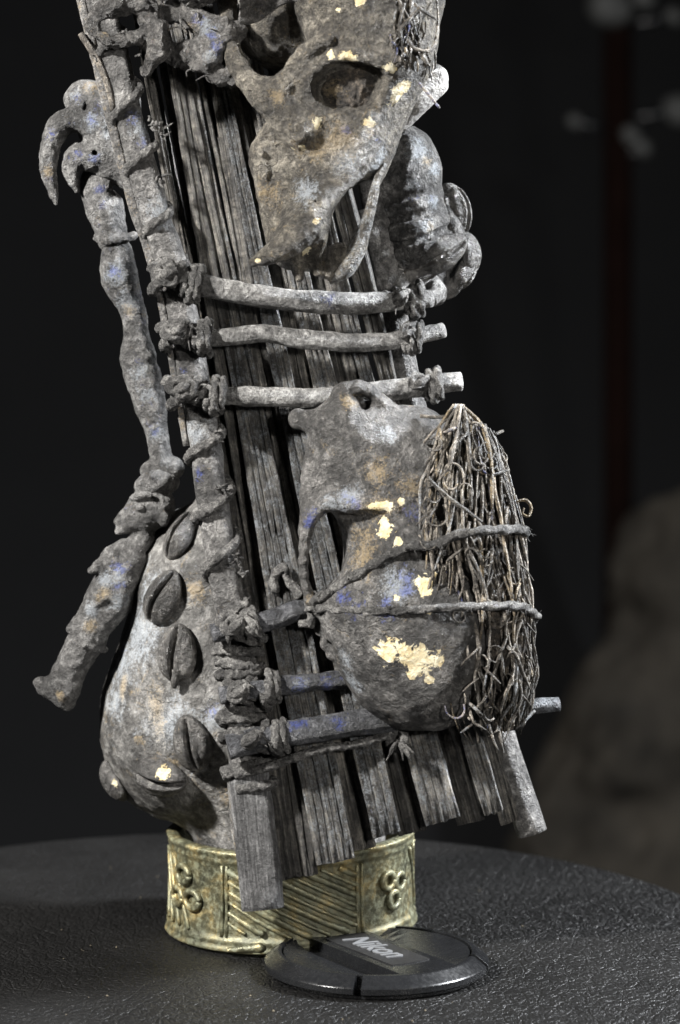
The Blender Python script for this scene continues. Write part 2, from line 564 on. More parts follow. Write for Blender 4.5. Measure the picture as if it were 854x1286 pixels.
def leather():
    k = NT('black_leather')
    co = k.coord()
    nz = k.n('ShaderNodeTexNoise', i_Scale=0.05, i_Detail=4)
    k.l(co, nz.inputs['Vector'])
    add = k.n('ShaderNodeVectorMath', operation='MULTIPLY_ADD')
    k.l(nz.outputs['Color'], add.inputs[0])
    add.inputs[1].default_value = (14, 14, 14)
    k.l(co, add.inputs[2])
    v1 = k.n('ShaderNodeTexVoronoi', feature='DISTANCE_TO_EDGE', i_Scale=0.09)
    v2 = k.n('ShaderNodeTexVoronoi', feature='DISTANCE_TO_EDGE', i_Scale=0.2)
    k.l(add.outputs[0], v1.inputs['Vector'])
    k.l(add.outputs[0], v2.inputs['Vector'])
    big = k.noise(co, 0.006, 4, 0.6)
    fine = k.noise(co, 0.5, 4, 0.7)
    c1 = k.ramp(v1.outputs['Distance'], [(0.0, 0.0), (0.22, 1.0)])
    c2 = k.ramp(v2.outputs['Distance'], [(0.0, 0.0), (0.25, 1.0)])
    h = k.math('ADD', k.math('MULTIPLY', c1, 1.0), k.math('MULTIPLY', c2, 0.5))
    h = k.math('ADD', h, k.math('MULTIPLY', fine, 0.35))
    h = k.math('ADD', h, k.math('MULTIPLY', k.noise(co, 0.02, 3), 2.0))
    # creases: stretched, warped cells
    cr = k.n('ShaderNodeTexVoronoi', feature='DISTANCE_TO_EDGE', i_Scale=1.0)
    mp = k.n('ShaderNodeMapping')
    mp.inputs['Scale'].default_value = (0.045, 0.022, 0.03)
    mp.inputs['Rotation'].default_value = (0, 0, 0.5)
    k.l(add.outputs[0], mp.inputs['Vector'])
    k.l(mp.outputs[0], cr.inputs['Vector'])
    h = k.math('ADD', h, k.math('MULTIPLY', k.ramp(cr.outputs['Distance'], [(0.0, 0.0), (0.07, 1.0)]), 0.8))
    col = k.ramp(big, [(0.3, (0.006, 0.0059, 0.0058)), (0.7, (0.011, 0.0108, 0.0106))])
    k.l(col, k.b.inputs['Base Color'])
    k.l(k.math('ADD', k.ramp(fine, [(0.3, 0.24), (0.7, 0.38)]), k.math('MULTIPLY', big, 0.12)), k.b.inputs['Roughness'])
    k.b.inputs['Specular IOR Level'].default_value = 0.22
    bp = k.n('ShaderNodeBump', i_Strength=0.7, i_Distance=2.6 * S)
    k.l(h, bp.inputs['Height'])
    k.l(bp.outputs[0], k.b.inputs['Normal'])
    return k.m
M['leather'] = leather()
def plain(name, col, rough=0.5, spec=0.5, noise_scale=0.02, var=0.25, bump=0.0, metal=0.0):
    k = NT(name)
    co = k.coord()
    n = k.noise(co, noise_scale, 5, 0.65)
    k.l(k.ramp(n, [(0.3, tuple(c * (1 - var) for c in col)), (0.7, tuple(c * (1 + var) for c in col))]), k.b.inputs['Base Color'])
    k.l(k.ramp(k.noise(co, noise_scale * 6, 5), [(0.3, rough - 0.06), (0.7, rough + 0.08)]), k.b.inputs['Roughness'])
    k.b.inputs['Specular IOR Level'].default_value = spec
    k.b.inputs['Metallic'].default_value = metal
    if bump:
        bp = k.n('ShaderNodeBump', i_Strength=0.5, i_Distance=bump * S)
        k.l(k.noise(co, noise_scale * 12, 5), bp.inputs['Height'])
        k.l(bp.outputs[0], k.b.inputs['Normal'])
    return k.m
M['plastic'] = plain('black_plastic', (0.007, 0.0073, 0.008), 0.25, 0.5, 0.03, 0.2, 0.15)
M['dustplastic'] = plain('dusty_black_plastic', (0.0075, 0.0075, 0.008), 0.5, 0.4, 0.05, 0.45, 0.8)
M['letter'] = plain('grey_print', (0.10, 0.103, 0.108), 0.45, 0.5, 0.05, 0.15)
M['backdrop'] = plain('black_backdrop', (0.0115, 0.0118, 0.0125), 0.9, 0.1, 0.0005, 0.1)
M['mound'] = plain('brown_grey_mound', (0.019, 0.0165, 0.013), 0.9, 0.2, 0.003, 0.75, 8.0)
M['redwood'] = plain('dark_red_wood', (0.0055, 0.0026, 0.002), 0.9, 0.03, 0.004, 0.3)
M['pebble'] = plain('pale_knob', (0.045, 0.046, 0.045), 0.6, 0.3, 0.01, 0.3)
M['crumb'] = plain('tan_crumb', (0.10, 0.085, 0.06), 0.8, 0.2, 0.3, 0.4)

# ================================================================== SETTING
def disc_stool():
    cx, cy, R, H = -150.0, 40.0, 700.0, 300.0
    prof = [(0, 0)] + [(R * t, 0) for t in np.linspace(0.08, 0.94, 12)]
    for a in np.linspace(0, math.pi / 2, 8):
        prof.append((R - 26 + 26 * math.sin(a), -26 + 26 * math.cos(a)))
    prof += [(R, -120), (R - 8, -H), (R - 60, -H - 10), (0, -H - 10)]
    n = 160
    V, Fc = [], []
    for (r, z) in prof:
        for k in range(n):
            a = 2 * math.pi * k / n
            V.append((cx + r * math.cos(a), cy + r * math.sin(a), z))
    for i in range(len(prof) - 1):
        for k in range(n):
            k2 = (k + 1) % n
            Fc.append([i * n + k, (i + 1) * n + k, (i + 1) * n + k2, i * n + k2])
    return np.array(V), Fc
V, Fc = disc_stool()
TABLE = thing('table', 'x', 'x', (-150, 40, -1750))
del TABLE['category']
tag(TABLE, 'round table top covered in grained black leather', kind='structure')
obj('table_top', V, Fc, M['leather'], TABLE)
V, Fc, A = sweep(np.array([[-150, 40, -308], [-150, 40, -900], [-150, 40, -1700.0]]), [170, 120, 150], 32)
obj('pedestal', V, Fc, M['plastic'], TABLE)
V, Fc, A = sweep(np.array([[-150, 40, -1700], [-150, 40, -1725], [-150, 40, -1750.0]]), [150, 480, 520], 40)
obj('foot', V, Fc, M['plastic'], TABLE)
ZF = -1750.0
def slab(name, x0, x1, y0, y1, z0, z1, mat):
    V = [(x, y, z) for x in (x0, x1) for y in (y0, y1) for z in (z0, z1)]
    Fc = [(0, 1, 3, 2), (4, 6, 7, 5), (0, 4, 5, 1), (2, 3, 7, 6), (0, 2, 6, 4), (1, 5, 7, 3)]
    return obj(name, V, Fc, mat, smooth=False)
# one seamless dark sheet: floor curving up into the wall behind
prof = [(-6000.0, ZF - 1)] + [(5000 + 6000 * math.sin(a), ZF - 1 + 6000 * (1 - math.cos(a))) for a in np.linspace(0, math.pi / 2, 24)] + [(11000.0, 9000.0)]
V = np.array([(x, y, z) for (y, z) in prof for x in (-9000.0, 9000.0)])
n = len(V)
V = np.vstack([V, V + np.array([0, 40.0, -40.0])])
Fc = [[2 * i, 2 * i + 1, 2 * i + 3, 2 * i + 2] for i in range(len(prof) - 1)] + [[n + 2 * i, n + 2 * i + 2, n + 2 * i + 3, n + 2 * i + 1] for i in range(len(prof) - 1)]
tag(obj('backdrop', V, Fc, M['backdrop']), 'dark seamless backdrop sweeping up behind the table', kind='structure')

# ================================================================== BRASS RING
def brass_ring():
    c = P(366, 1172, -126)
    tilt = 3.2
    root = thing('brass_ring', 'greenish brass ring with diagonal ribs and coiled trefoils under the gourd', 'ring', (c[0], c[1], 0))
    R, H = 160.0, 125.0
    z0 = 4.0
    def rad(z):  # slight waist
        t = z / H
        return R - 1.5 * math.sin(math.pi * t) + 2 * (1 - t) ** 2
    A_ = math.radians(-tilt)
    def tr(V):
        V = np.asarray(V, float)
        x, y, z = V[:, 0], V[:, 1], V[:, 2]
        t = np.clip((x + R) / (2 * R), 0, 1)
        foot = 2.0 + 10.0 * t ** 1.3
        top = 131.0 + 4 * t
        Z = foot + (top - foot) * z / H
        return np.stack([x + c[0], y + c[1], Z], 1)
    # band (lathe with rim mouldings)
    prof = []
    for z in np.linspace(0, H, 50):
        r = rad(z)
        for zc, wd, hh in ((3, 5, 5), (13, 4, 3.5), (H - 3, 5, 4.5), (H - 13, 3.5, 3.0)):
            r += hh * math.exp(-((z - zc) / wd) ** 2)
        prof.append((r, z))
    prof += [(R - 10, H + 1), (R - 13, H - 4), (R - 14, 60), (R - 10, 0)]
    n = 220
    V, Fc = [], []
    for (r, z) in prof:
        for k in range(n):
            a = 2 * math.pi * k / n
            V.append((r * math.cos(a), r * math.sin(a), z))
    m = len(prof)
    for i in range(m):
        for k in range(n):
            i2, k2 = (i + 1) % m, (k + 1) % n
            Fc.append([i * n + k, i * n + k2, i2 * n + k2, i2 * n + k])
    V = np.array(V)
    V = V + 1.6 * fbm(V / 26, 3, 4)[:, None] * (V * [1, 1, 0]) / R
    obj('band', tr(V), Fc, M['brass'], root)
    def onband(a, z, lift=0.0):
        r = rad(z) + lift
        return np.array([r * math.sin(a), -r * math.cos(a), z])
    def a_at(px):
        return math.asin(max(-1, min(1, (px - 365) / 156.0)))
    rng = random.Random(4)
    # panel dividers
    for px in (282, 288, 449, 455, 521):
        a = a_at(px)
        p = [onband(a, z, 0.5) for z in np.linspace(18, H - 18, 8)]
        V, Fc, A = sweep(np.array(p), 2.6, 8, rough=0.8, seed=px)
        obj('divider', tr(V), Fc, M['brass'], root)
    # diagonal ribs clipped to the middle panel
    aL, aR = a_at(290), a_at(447)
    zl, zh = 19, H - 19
    zs = zh + 86
    k = 0
    while zs > zl + 2:
        pts = []
        for t in np.linspace(0, 1, 15):
            a = aL + (aR - aL) * t
            z = zs - 86 * t
            if zl <= z <= zh:
                pts.append(onband(a, z, 1.0))
        if len(pts) > 2:
            V, Fc, A = sweep(smooth_path(np.array(pts), 16), 4.4 if k % 2 else 2.8, 8, rough=1.2, seed=k)
            obj('diagonal_rib', tr(V), Fc, M['brass'], root)
        zs -= 13.0
        k += 1
    # trefoils of coiled wire
    for tx in (235, 494):
        a0 = a_at(tx)
        kx = 1.0 / 156
        for (dx, dz) in ((-12.5, 10), (13, 4), (-1, -17)) if tx > 300 else ((-4, 20), (11, -9), (-15, -11)):
            for rr, tb in ((10.5, 4.4),):
                pts = [onband(a0 + (dx + rr * math.cos(q)) * kx * (1.4 if tx < 300 else 1.0), 66 + dz + rr * math.sin(q), 3.0) for q in np.linspace(0, 2 * math.pi, 25)]
                V, Fc, A = sweep(np.array(pts), tb, 8, rough=0.5, seed=int(dx))
                obj('coil', tr(V), Fc, M['brass'], root)
    # hidden side panels: ribs continue so it holds from the side
    for q in range(26):
        a = aR + 0.75 + q * 0.15
        p = [onband(a + 0.3 * t, zh - (zh - zl) * t, 1.0) for t in np.linspace(0, 1, 9)]
        V, Fc, A = sweep(np.array(p), 3.2, 6, rough=0.8, seed=q)
        obj('diagonal_rib', tr(V), Fc, M['brass'], root)
    # broken lip at the foot of the front
    s_ = Sculpt(P(270, 1150, -60), P(360, 1205, 60), 1.6)
    s_.cone(P(288, 1194, 26), P(328, 1190, 34), 4, 6, 3)
    V, Q, N = s_.mesh(((1.5, 8),))
    V[:, 2] = np.maximum(V[:, 2], 0.4)
    obj('casting_lip', V, Q, M['brass'], root)
    return root
brass_ring()

# ================================================================== LENS CAP
def lens_cap():
    c = ground(473, 1219)
    c = np.array([c[0], c[1], 0.0])
    root = thing('lens_cap', 'round black plastic lens cap with grey lettering wedged under the brass ring', 'lens cap', c)
    R = 139.0
    ang = math.radians(-57)
    ca, sa = math.cos(ang), math.sin(ang)
    H = 27.0
    def lathe(prof, n=128):
        V, Fc = [], []
        for r, z in prof:
            for k in range(n):
                a = 2 * math.pi * k / n
                V.append((r * math.cos(a), r * math.sin(a), z))
        m = len(prof)
        for i in range(m - 1):
            for k in range(n):
                k2 = (k + 1) % n
                Fc.append([i * n + k, i * n + k2, (i + 1) * n + k2, (i + 1) * n + k])
        Fc.append(list(range(n))[::-1])
        Fc.append(list(range((m - 1) * n, m * n)))
        return V, Fc
    def tmp(V, Fc):
        me = bpy.data.meshes.new('t')
        me.from_pydata([tuple(v) for v in V], [], [list(f) for f in Fc])
        o = bpy.data.objects.new('t', me)
        COL.objects.link(o)
        return o
    body = tmp(*lathe([(R - 8, 0.5), (R - 8, 5), (R - 3, 5.5), (R, 7.5), (R, H - 12.5), (R - 1.5, H - 11), (R - 15, H - 0.8), (R - 17, H)]))
    cutters = []
    def prism(poly, z0, z1, slope=None):
        V, Fc = [], []
        n = len(poly)
        for (x, y) in poly:
            zz = z0 if slope is None else z0 + slope(x, y)
            V.append((x, y, zz))
        for (x, y) in poly:
            V.append((x, y, z1))
        Fc = [[k, (k + 1) % n, n + (k + 1) % n, n + k] for k in range(n)] + [list(range(n))[::-1], list(range(n, 2 * n))]
        return tmp(V, Fc)
    def loc(l, t):  # l along the lettering bar, t across it
        return (l * ca - t * sa, l * sa + t * ca)
    for sgn in (1, -1):
        poly = []
        rr = R - 21
        b0 = 40.0
        a0 = math.asin(b0 / rr)
        for q in np.linspace(a0, math.pi - a0, 24):
            poly.append(loc(rr * math.cos(q), sgn * rr * math.sin(q)))
        if sgn < 0:
            poly = poly[::-1]
        cutters.append(prism(poly, H - 13, H + 10))
        # notches through the rim at the end of each pinch tab
        for e in (1, -1):
            q = 0.76
            p = []
            for dr, dq in ((-22, -0.035), (10, -0.035), (10, 0.035), (-22, 0.035)):
                r2, q2 = R + dr, (q + dq)
                p.append(loc(e * r2 * math.cos(q2), sgn * r2 * math.sin(q2)))
            if sgn * e < 0:
                p = p[::-1]
            cutters.append(prism(p, 4, H + 10))
    for cu in cutters:
        md = body.modifiers.new('b', 'BOOLEAN')
        md.operation = 'DIFFERENCE'
        md.object = cu
        md.solver = 'EXACT'
    bv = body.modifiers.new('bev', 'BEVEL')
    bv.width = 1.5
    bv.segments = 2
    bv.limit_method = 'ANGLE'
    bv.angle_limit = math.radians(28)
    dg = bpy.context.evaluated_depsgraph_get()
    me = bpy.data.meshes.new_from_object(body.evaluated_get(dg))
    V = np.array([v.co[:] for v in me.vertices])
    Fc = [list(p.vertices) for p in me.polygons]
    for o in [body] + cutters:
        bpy.data.objects.remove(o)
    bo = obj('cap_body', V + c, Fc, M['plastic'], root, smooth=False)
    # pinch tabs: raised ramps inside the recesses
    for sgn in (1, -1):
        poly = []
        n = 16
        Vt, Ft = [], []
        rr = R - 23.5
        for i, q in enumerate(np.linspace(0.42, math.pi - 0.42, n)):
            xo = loc(rr * math.cos(q), sgn * rr * math.sin(q))
            xi = loc(rr * math.cos(q) * 0.92, sgn * (44 + 6 * math.sin(q)))
            Vt += [(xo[0], xo[1], H - 2.0), (xi[0], xi[1], H - 12.6), (xo[0], xo[1], H - 12.8), (xi[0], xi[1], H - 12.9)]
        for i in range(n - 1):
            a, b = 4 * i, 4 * i + 4
            Ft += [[a, b, b + 1, a + 1], [a + 2, b + 2, b, a], [a + 1, b + 1, b + 3, a + 3], [a + 3, b + 3, b + 2, a + 2]]
        Ft += [[0, 1, 3, 2], [4 * n - 4, 4 * n - 2, 4 * n - 1, 4 * n - 3]]
        obj('pinch_tab', np.array(Vt) + c, Ft, M['plastic'], root, smooth=False)
    # dusty lettered plate on the bar
    poly = []
    for q in np.linspace(-0.30, 0.30, 9):
        poly.append(loc(78 * math.cos(q) , 78 * 1.2 * math.sin(q)))
    for q in np.linspace(math.pi - 0.30, math.pi + 0.30, 9):
        poly.append(loc(78 * math.cos(q), 78 * 1.2 * math.sin(q)))
    n = len(poly)
    Vp = [(x, y, H - 0.3) for x, y in poly] + [(x, y, H + 1.2) for x, y in poly]
    Fp = [[k, (k + 1) % n, n + (k + 1) % n, n + k] for k in range(n)] + [list(range(n, 2 * n))]
    obj('name_plate', np.array(Vp) + c, Fp, M['dustplastic'], root, smooth=False)
    cu = bpy.data.curves.new('t', 'FONT')
    cu.body = 'Nikon'
    cu.size = 46
    cu.extrude = 0.7
    cu.offset = 0.7
    cu.shear = 0.25
    cu.align_x, cu.align_y = 'CENTER', 'CENTER'
    to = bpy.data.objects.new('t', cu)
    COL.objects.link(to)
    dg = bpy.context.evaluated_depsgraph_get()
    me = bpy.data.meshes.new_from_object(to.evaluated_get(dg))
    V = np.array([v.co[:] for v in me.vertices])
    Fc = [list(p.vertices) for p in me.polygons]
    bpy.data.objects.remove(to)
    L = V[:, 0] * 0.92 - 5.0
    V2 = np.stack([L * ca - V[:, 1] * sa, L * sa + V[:, 1] * ca, V[:, 2] + H + 1.9], 1)
    obj('lettering', V2 + c, Fc, M['letter'], root, smooth=False)
    return root
lens_cap()

# ================================================================== GOURD BODY WITH SHELLS
def cowrie_mesh():
    nu, nv = 84, 34
    V, Fc = [], []
    for j in range(nv + 1):
        y = -1 + 2 * j / nv
        yy = math.sin(y * math.pi / 2)
        wdt = math.sqrt(max(0.0, 1 - yy * yy)) * (0.72 - 0.12 * yy)
        for i in range(nu):
            a = 2 * math.pi * i / nu
            x, z = math.cos(a) * wdt, math.sin(a)
            hgt = math.sqrt(max(0.0, 1 - yy * yy)) * 0.52
            zz = z * hgt if z > 0 else z * hgt * 0.45
            if z > 0:
                g = math.exp(-((x - 0.05 * math.sin(yy * 3)) / 0.08) ** 2)
                teeth = 0.5 + 0.5 * math.cos(yy * 46)
                zz -= g * 0.34 * (0.75 + 0.25 * teeth) * (1 - yy ** 6)
                zz += 0.09 * math.exp(-((abs(x) - 0.17) / 0.10) ** 2) * (1 - yy * yy)
            V.append((x, yy, zz))
    for j in range(nv):
        for i in range(nu):
            i2 = (i + 1) % nu
            Fc.append([j * nu + i, j * nu + i2, (j + 1) * nu + i2, (j + 1) * nu + i])
    return np.array(V), Fc
COW = cowrie_mesh()
def cowrie(parent, pos, nrm, size, rot, seed=0, chip=None, sink=0.1, wide=1.0):
    """shell with its slit outwards; rot = degrees of the long axis from vertical, clockwise in the picture"""
    n = np.asarray(nrm, float)
    n = n / np.linalg.norm(n)
    a = math.radians(rot)
    up = np.array([math.sin(a), 0, math.cos(a)])
    up = up - n * np.dot(up, n)
    up /= np.linalg.norm(up)
    rt = np.cross(up, n)
    V, Fc = COW
    L = V * size * np.array([wide, 1, 1.0])
    W = pos + np.outer(L[:, 0], rt) + np.outer(L[:, 1], up) + np.outer(L[:, 2] + size * (0.16 - sink), n)
    W = W + np.outer(1.2 * fbm(W / 14 + seed, 3, seed), n)
    at = {}
    if chip:
        at['chip'] = spots(W, None if False else np.zeros_like(W), chip)
    return obj('cowrie_shell', W, Fc, M['shell'], parent, at)

def gourd():
    b = P(365, 1075, -120)
    root = thing('gourd_body', 'bulging crusted grey gourd body studded with cowrie shells on the brass ring', 'gourd', (b[0], b[1], 112))
    s_ = Sculpt(P(90, 520, -330), P(560, 1100, 60), 3.0)
    s_.ell(P(290, 888, -135), (170, 152, 150), k=10)
    s_.ell(P(262, 930, -135), (134, 130, 108), k=30)
    s_.ell(P(266, 785, -120), (106, 112, 160), rot=-12, k=50)
    s_.cone(P(278, 700, -85), P(296, 580, -70), 56, 30, 40)
    s_.cone(P(365, 990, -124), P(365, 1075, -120), 128, 126, 40)
    for (x, y, r) in ((134, 925, 6), (176, 1006, 14), (194, 1022, 12), (160, 998, 11)):
        s_.ell(P(x + 8, y - 6, -120), (r, r + 8, r), k=14)
    V, Q, N = s_.mesh(((5.0, 70), (1.8, 16)), 3)
    at = {
        'pale': spots(V, N, [(170, 800, 70), (205, 905, 55), (150, 830, 50), (185, 740, 40), (265, 905, 30), (140, 880, 40)]),
        'blue': spots(V, N, [(150, 815, 18), (265, 890, 18), (215, 690, 12)]),
        'ochre': spots(V, N, [(195, 890, 26, 80, 3.0), (240, 740, 30), (285, 1000, 34), (150, 860, 14, 85, 4.0), (215, 960, 20)]),
    }
    V[:, 2] = np.maximum(V[:, 2], 113)
    obj('gourd_shell', V, Q, M['gourd'], root, at)
    for i, (x, y, sz, rot, wd, chip) in enumerate((
            (202, 748, 37, 28, 0.92, None), (222, 815, 37, 0, 0.98, None), (237, 934, 37, -14, 0.92, None),
            (203, 980, 36, 88, 1.05, [(203, 966, 15)]), (228, 668, 34, 18, 0.75, None), (141, 982, 30, -25, 0.9, [(140, 985, 9)]))):
        p, n = surface_at(V, N, x, y)
        cowrie(root, p, n * [1, 1, 0.8], sz, rot, i, chip, wide=wd)
    # shell stalk
    V2, F2, A2 = sweep(smooth_path(PP((222, 842, 12), (220, 852, 12), (219, 864, 10)), 8), [7, 5, 5, 3], 10, rough=1.6)
    obj('stalk', V2, F2, M['shell'], root)
gourd()

# ================================================================== REED RAFT
RB = P(330, 1140, 40)
raft = thing('reed_raft', 'raft of weathered split reeds lashed between two sticks with crossbars', 'raft', RB)
def slat_profile(wd, dp, rng, ridges):
    pts = []
    n = ridges * 4
    offs = [rng.uniform(-0.10, 0.22) for _ in range(ridges)]
    for i in range(n + 1):
        t = -0.5 + i / n
        g = (i % 4)
        r = offs[min(i // 4, ridges - 1)]
        y = 0.5 + r * 0.9 - (0.30 if g == 0 and 0 < i < n else 0.0)
        pts.append((y * dp, t * wd))
    pts += [(0.1 * dp, 0.5 * wd), (-0.5 * dp, 0.48 * wd), (-0.5 * dp, -0.48 * wd), (0.1 * dp, -0.5 * wd)]
    return np.array(pts)
rng = random.Random(11)
# (bottom x, bottom y, width at the bottom, x at y=420, x at y=0, depth at the bottom, depth at the top)
SL = [(345, 1010, 40, 249, 172, 0, -12), (376, 1100, 50, 272, 196, 52, 2), (422, 1080, 52, 296, 216, 66, 18), (457, 1065, 33, 320, 236, 40, 0),
      (486, 1048, 38, 344, 258, 54, 20), (519, 1044, 40, 368, 280, 20, 4), (556, 1030, 47, 393, 303, 38, 16),
      (592, 1031, 38, 418, 326, 14, 0), (620, 1020, 27, 446, 352, 22, 6), (642, 1030, 30, 470, 378, -4, -10)]
for i, (bx, by, wd, mx, tx, d0, d1) in enumerate(SL):
    pts = []
    for t in np.linspace(0, 1, 34):
        y = -40 + (by + 40) * t
        # quadratic through the three given stations
        x = np.interp(y, [-40, 0, 420, by], [tx - 8, tx, mx, bx])
        q = (mx - tx) / 420
        q2 = (bx - mx) / (by - 420)
        s_ = 1 / (1 + math.exp(-(y - 420) / 120))
        x = mx + (y - 420) * (q * (1 - s_) + q2 * s_)
        pts.append(P(x, y, d1 + (d0 - d1) * t ** 3 + 2 * math.sin(t * 9 + i)))
    pr = slat_profile(1.0, 18.0 / wd * 1.15, rng, max(3, int(wd / 10)))
    r = [wd * 0.38, wd * 0.46, wd * 0.66, wd * 0.95, wd * 0.94]
    V, Fc, A = sweep(np.array(pts), r, prof=pr, seed=i, rough=2.2, rscale=20)
    # ragged cut end
    low = V[:, 2] < V[:, 2].min() + 26
    V[low, 2] += 5.0 * fbm(V[low] * [0.16, 0.16, 0.01] + i * 5, 3, i)
    A[:, 2] = i * 9.1
    obj('slat', V, Fc, M['slat'], raft, {'flow': A, 'pale': np.full(len(V), 0.42 if i in (2, 4, 6, 8) else 0.0)})  # front slats tinted paler, standing in for the light they catch
# narrow split strips lying between the broad ones
for i in range(24):
    k = (i + rng.uniform(0.1, 0.9)) / 24
    mx, tx = 262 + 222 * k, 188 + 190 * k
    bx = 352 + 290 * k
    y1 = rng.uniform(480, 900)
    y0 = rng.uniform(-40, 240)
    pts = []
    for y in np.linspace(y0, y1, 24):
        q, q2 = (mx - tx) / 420, (bx - mx) / 620
        s_ = 1 / (1 + math.exp(-(y - 420) / 120))
        pts.append(P(mx + (y - 420) * (q * (1 - s_) + q2 * s_) + 2 * math.sin(y / 90 + i), y, 24 - 22 * k))
    V, Fc, A = sweep(np.array(pts), np.array([3.5, 5.5, 5, 3.0]) * rng.uniform(0.7, 1.4), 7, rough=1.6, rscale=9, seed=40 + i)
    obj('strip', V, Fc, M['slat'], raft, {'flow': A})

# left side stick
def interp_path(keys, n, d=None):
    return smooth_path(PP(*keys), n)
POST = [(108, -40, 40), (128, 40, 40), (150, 130, 40), (181, 250, 42), (212, 350, 42), (235, 470, 42), (250, 560, 42), (268, 690, 42), (292, 820, 42), (312, 960, 52), (331, 1141, 78)]
def shift(y):
    return 8.0 * min(1, max(0, (960 - y) / 160))
pp = interp_path([(x + shift(y), y, d) for x, y, d in POST], 70)
K = 28
pr = []
for a in np.linspace(0, 2 * math.pi, K, endpoint=False):
    c_, s_ = math.cos(a), math.sin(a)
    pr.append((math.copysign(abs(c_) ** 0.8, c_) * 0.86, math.copysign(abs(s_) ** 0.8, s_)))
V, Fc, A = sweep(pp, [17, 17, 18, 18.5, 19, 19.5, 20, 22, 26, 27], prof=np.array(pr), seed=3, rough=3.6, rscale=26)
o = obj('side_stick', V, Fc, M['post'], raft, {'flow': A, 'blue': spots(V, np.zeros_like(V), [(165, 150, 16), (185, 180, 14), (200, 240, 12), (215, 430, 14), (230, 480, 12), (245, 590, 14)]), 'pale': spots(V, np.zeros_like(V), [(185, 160, 30), (200, 260, 36), (240, 540, 30), (262, 640, 34), (310, 905, 26)])})
o.data.materials.append(M['foot'])
cut = P(312, 968, 40)[2] * S - root_loc(raft)[2]
for p in o.data.polygons:
    if p.center.z < cut:
        p.material_index = 1
# long crack down its foot
strip = [(x - 16, y, d + 2) for x, y, d in POST[:7]]
V, Fc, A = sweep(interp_path(strip, 50), [6, 6, 6.5, 6, 5, 4], 9, seed=5, rough=1.6, rscale=14, flat=0.7)
A[:, 2] = 77
obj('edge_strip', V, Fc, M['post'], raft, {'flow': A, 'ochre': 0.35 + 0.35 * fbm(V / 30, 3, 8)})
# thin splinter standing off the stick
V, Fc, A = sweep(smooth_path(PP((101, 42, 48), (122, 75, 50), (136, 110, 52), (142, 140, 50)), 14), [4, 4.5, 4, 3], 8, rough=0.8)
obj('splinter', V, Fc, M['twig'], raft, {'flow': A})
# second thin foot lath beside the stick foot
V, Fc, A = sweep(smooth_path(PP((294, 960, 30), (300, 1040, 42), (312, 1113, 52)), 14), [10, 10, 9], 8, rough=1.2)
obj('lath', V, Fc, M['post'], raft, {'flow': A, 'ochre': 0.4 * np.ones(len(V))})

# right side stick
RP = [(452, 150, -30), (470, 260, -30), (495, 400, -28), (520, 520, -24), (548, 640, -20), (590, 800, -16), (640, 960, -14), (668, 1046, -10)]
V, Fc, A = sweep(interp_path(RP, 50), [15, 16, 18, 18, 17, 17, 19, 20], 14, seed=9, rough=2.6, rscale=18)
obj('side_stick', V, Fc, M['post'], raft, {'flow': A})

# crossbars
BARS = {
    'A': ([(205, 346, 66), (245, 357, 66), (330, 372, 66), (420, 381, 62), (500, 378, 46), (541, 374, 30)], [14, 13, 13.5, 14, 13, 11], 'bar'),
    'B': ([(205, 417, 66), (262, 424, 66), (335, 419, 66), (372, 425, 64), (440, 430, 56), (500, 427, 44), (557, 414, 26)], [12, 11, 11.5, 12, 11.5, 11, 9], 'bar'),
    'C': ([(215, 491, 66), (285, 497, 66), (400, 499, 58), (480, 491, 44), (540, 484, 30), (579, 479, 22)], [13, 12, 12.5, 12.5, 13, 12], 'bar'),
    'D': ([(266, 796, 76), (300, 788, 70), (345, 777, 62), (390, 764, 50), (460, 770, 44), (560, 770, 24)], [12, 13, 13.5, 12, 12, 11], 'barblue'),
    'E': ([(276, 874, 82), (310, 868, 76), (360, 861, 66), (435, 853, 44), (520, 850, 36), (600, 850, 12)], [11, 11.5, 12, 12, 11, 10], 'barblue'),
    'F': ([(286, 938, 94), (330, 928, 88), (400, 915, 78), (480, 905, 60), (560, 900, 34), (650, 890, 18), (702, 884, 10)], [16, 16, 16.5, 16, 14, 12, 9], 'barblue'),
}
bars = {}
for kx, (pts, r, mt) in BARS.items():
    V, Fc, A = sweep(interp_path(pts, 44), np.array(r, float), 16, seed=ord(kx), rough=2.6, rscale=17)
    at = {'flow': A}
    N = np.zeros_like(V)
    if kx == 'A':
        at['blue'] = spots(V, N, [(412, 372, 14)])
    if kx in 'EF':
        at['pale'] = spots(V, N, [(690, 880, 26)] if kx == 'F' else [(380, 858, 16)])
        at['blue'] = spots(V, N, [(380, 858, 18), (430, 905, 20)])
    bars[kx] = obj('crossbar', V, Fc, M[mt], raft, at)

# lashings: strap wound round bar and stick, knots and frayed ends
def loop(c, e1, e2, r1, r2, turns, pitch, cord, seed, axis):
    n = int(40 * turns)
    rg = random.Random(seed)
    rgn = [rg.uniform(-4, 4) for _ in range(3)]
    pts = []
    for i in range(n):
        t = i / (n - 1)
        a = 2 * math.pi * turns * t + rg.uniform(0, 0.05)
        k = 1 + 0.07 * math.sin(3.1 * a + seed)
        jit = np.array([rgn[0] * math.sin(a * 0.9 + seed), rgn[1] * math.sin(a * 1.3 + 2 * seed), rgn[2] * math.sin(a * 0.7 + 3 * seed)])
        pts.append(c + jit + axis * (t - 0.5) * pitch * turns + e1 * math.cos(a) * r1 * k + e2 * math.sin(a) * r2 * k)
    return sweep(np.array(pts), cord * np.array([0.7, 1.1, 0.9, 1.15, 1.0, 0.9, 0.7]), 14, lobes=3, lobe=0.6, twist=0.13, rough=cord * 0.2, rscale=9, seed=seed, flat=0.8)
def unit(v):
    v = np.asarray(v, float)
    return v / np.linalg.norm(v)
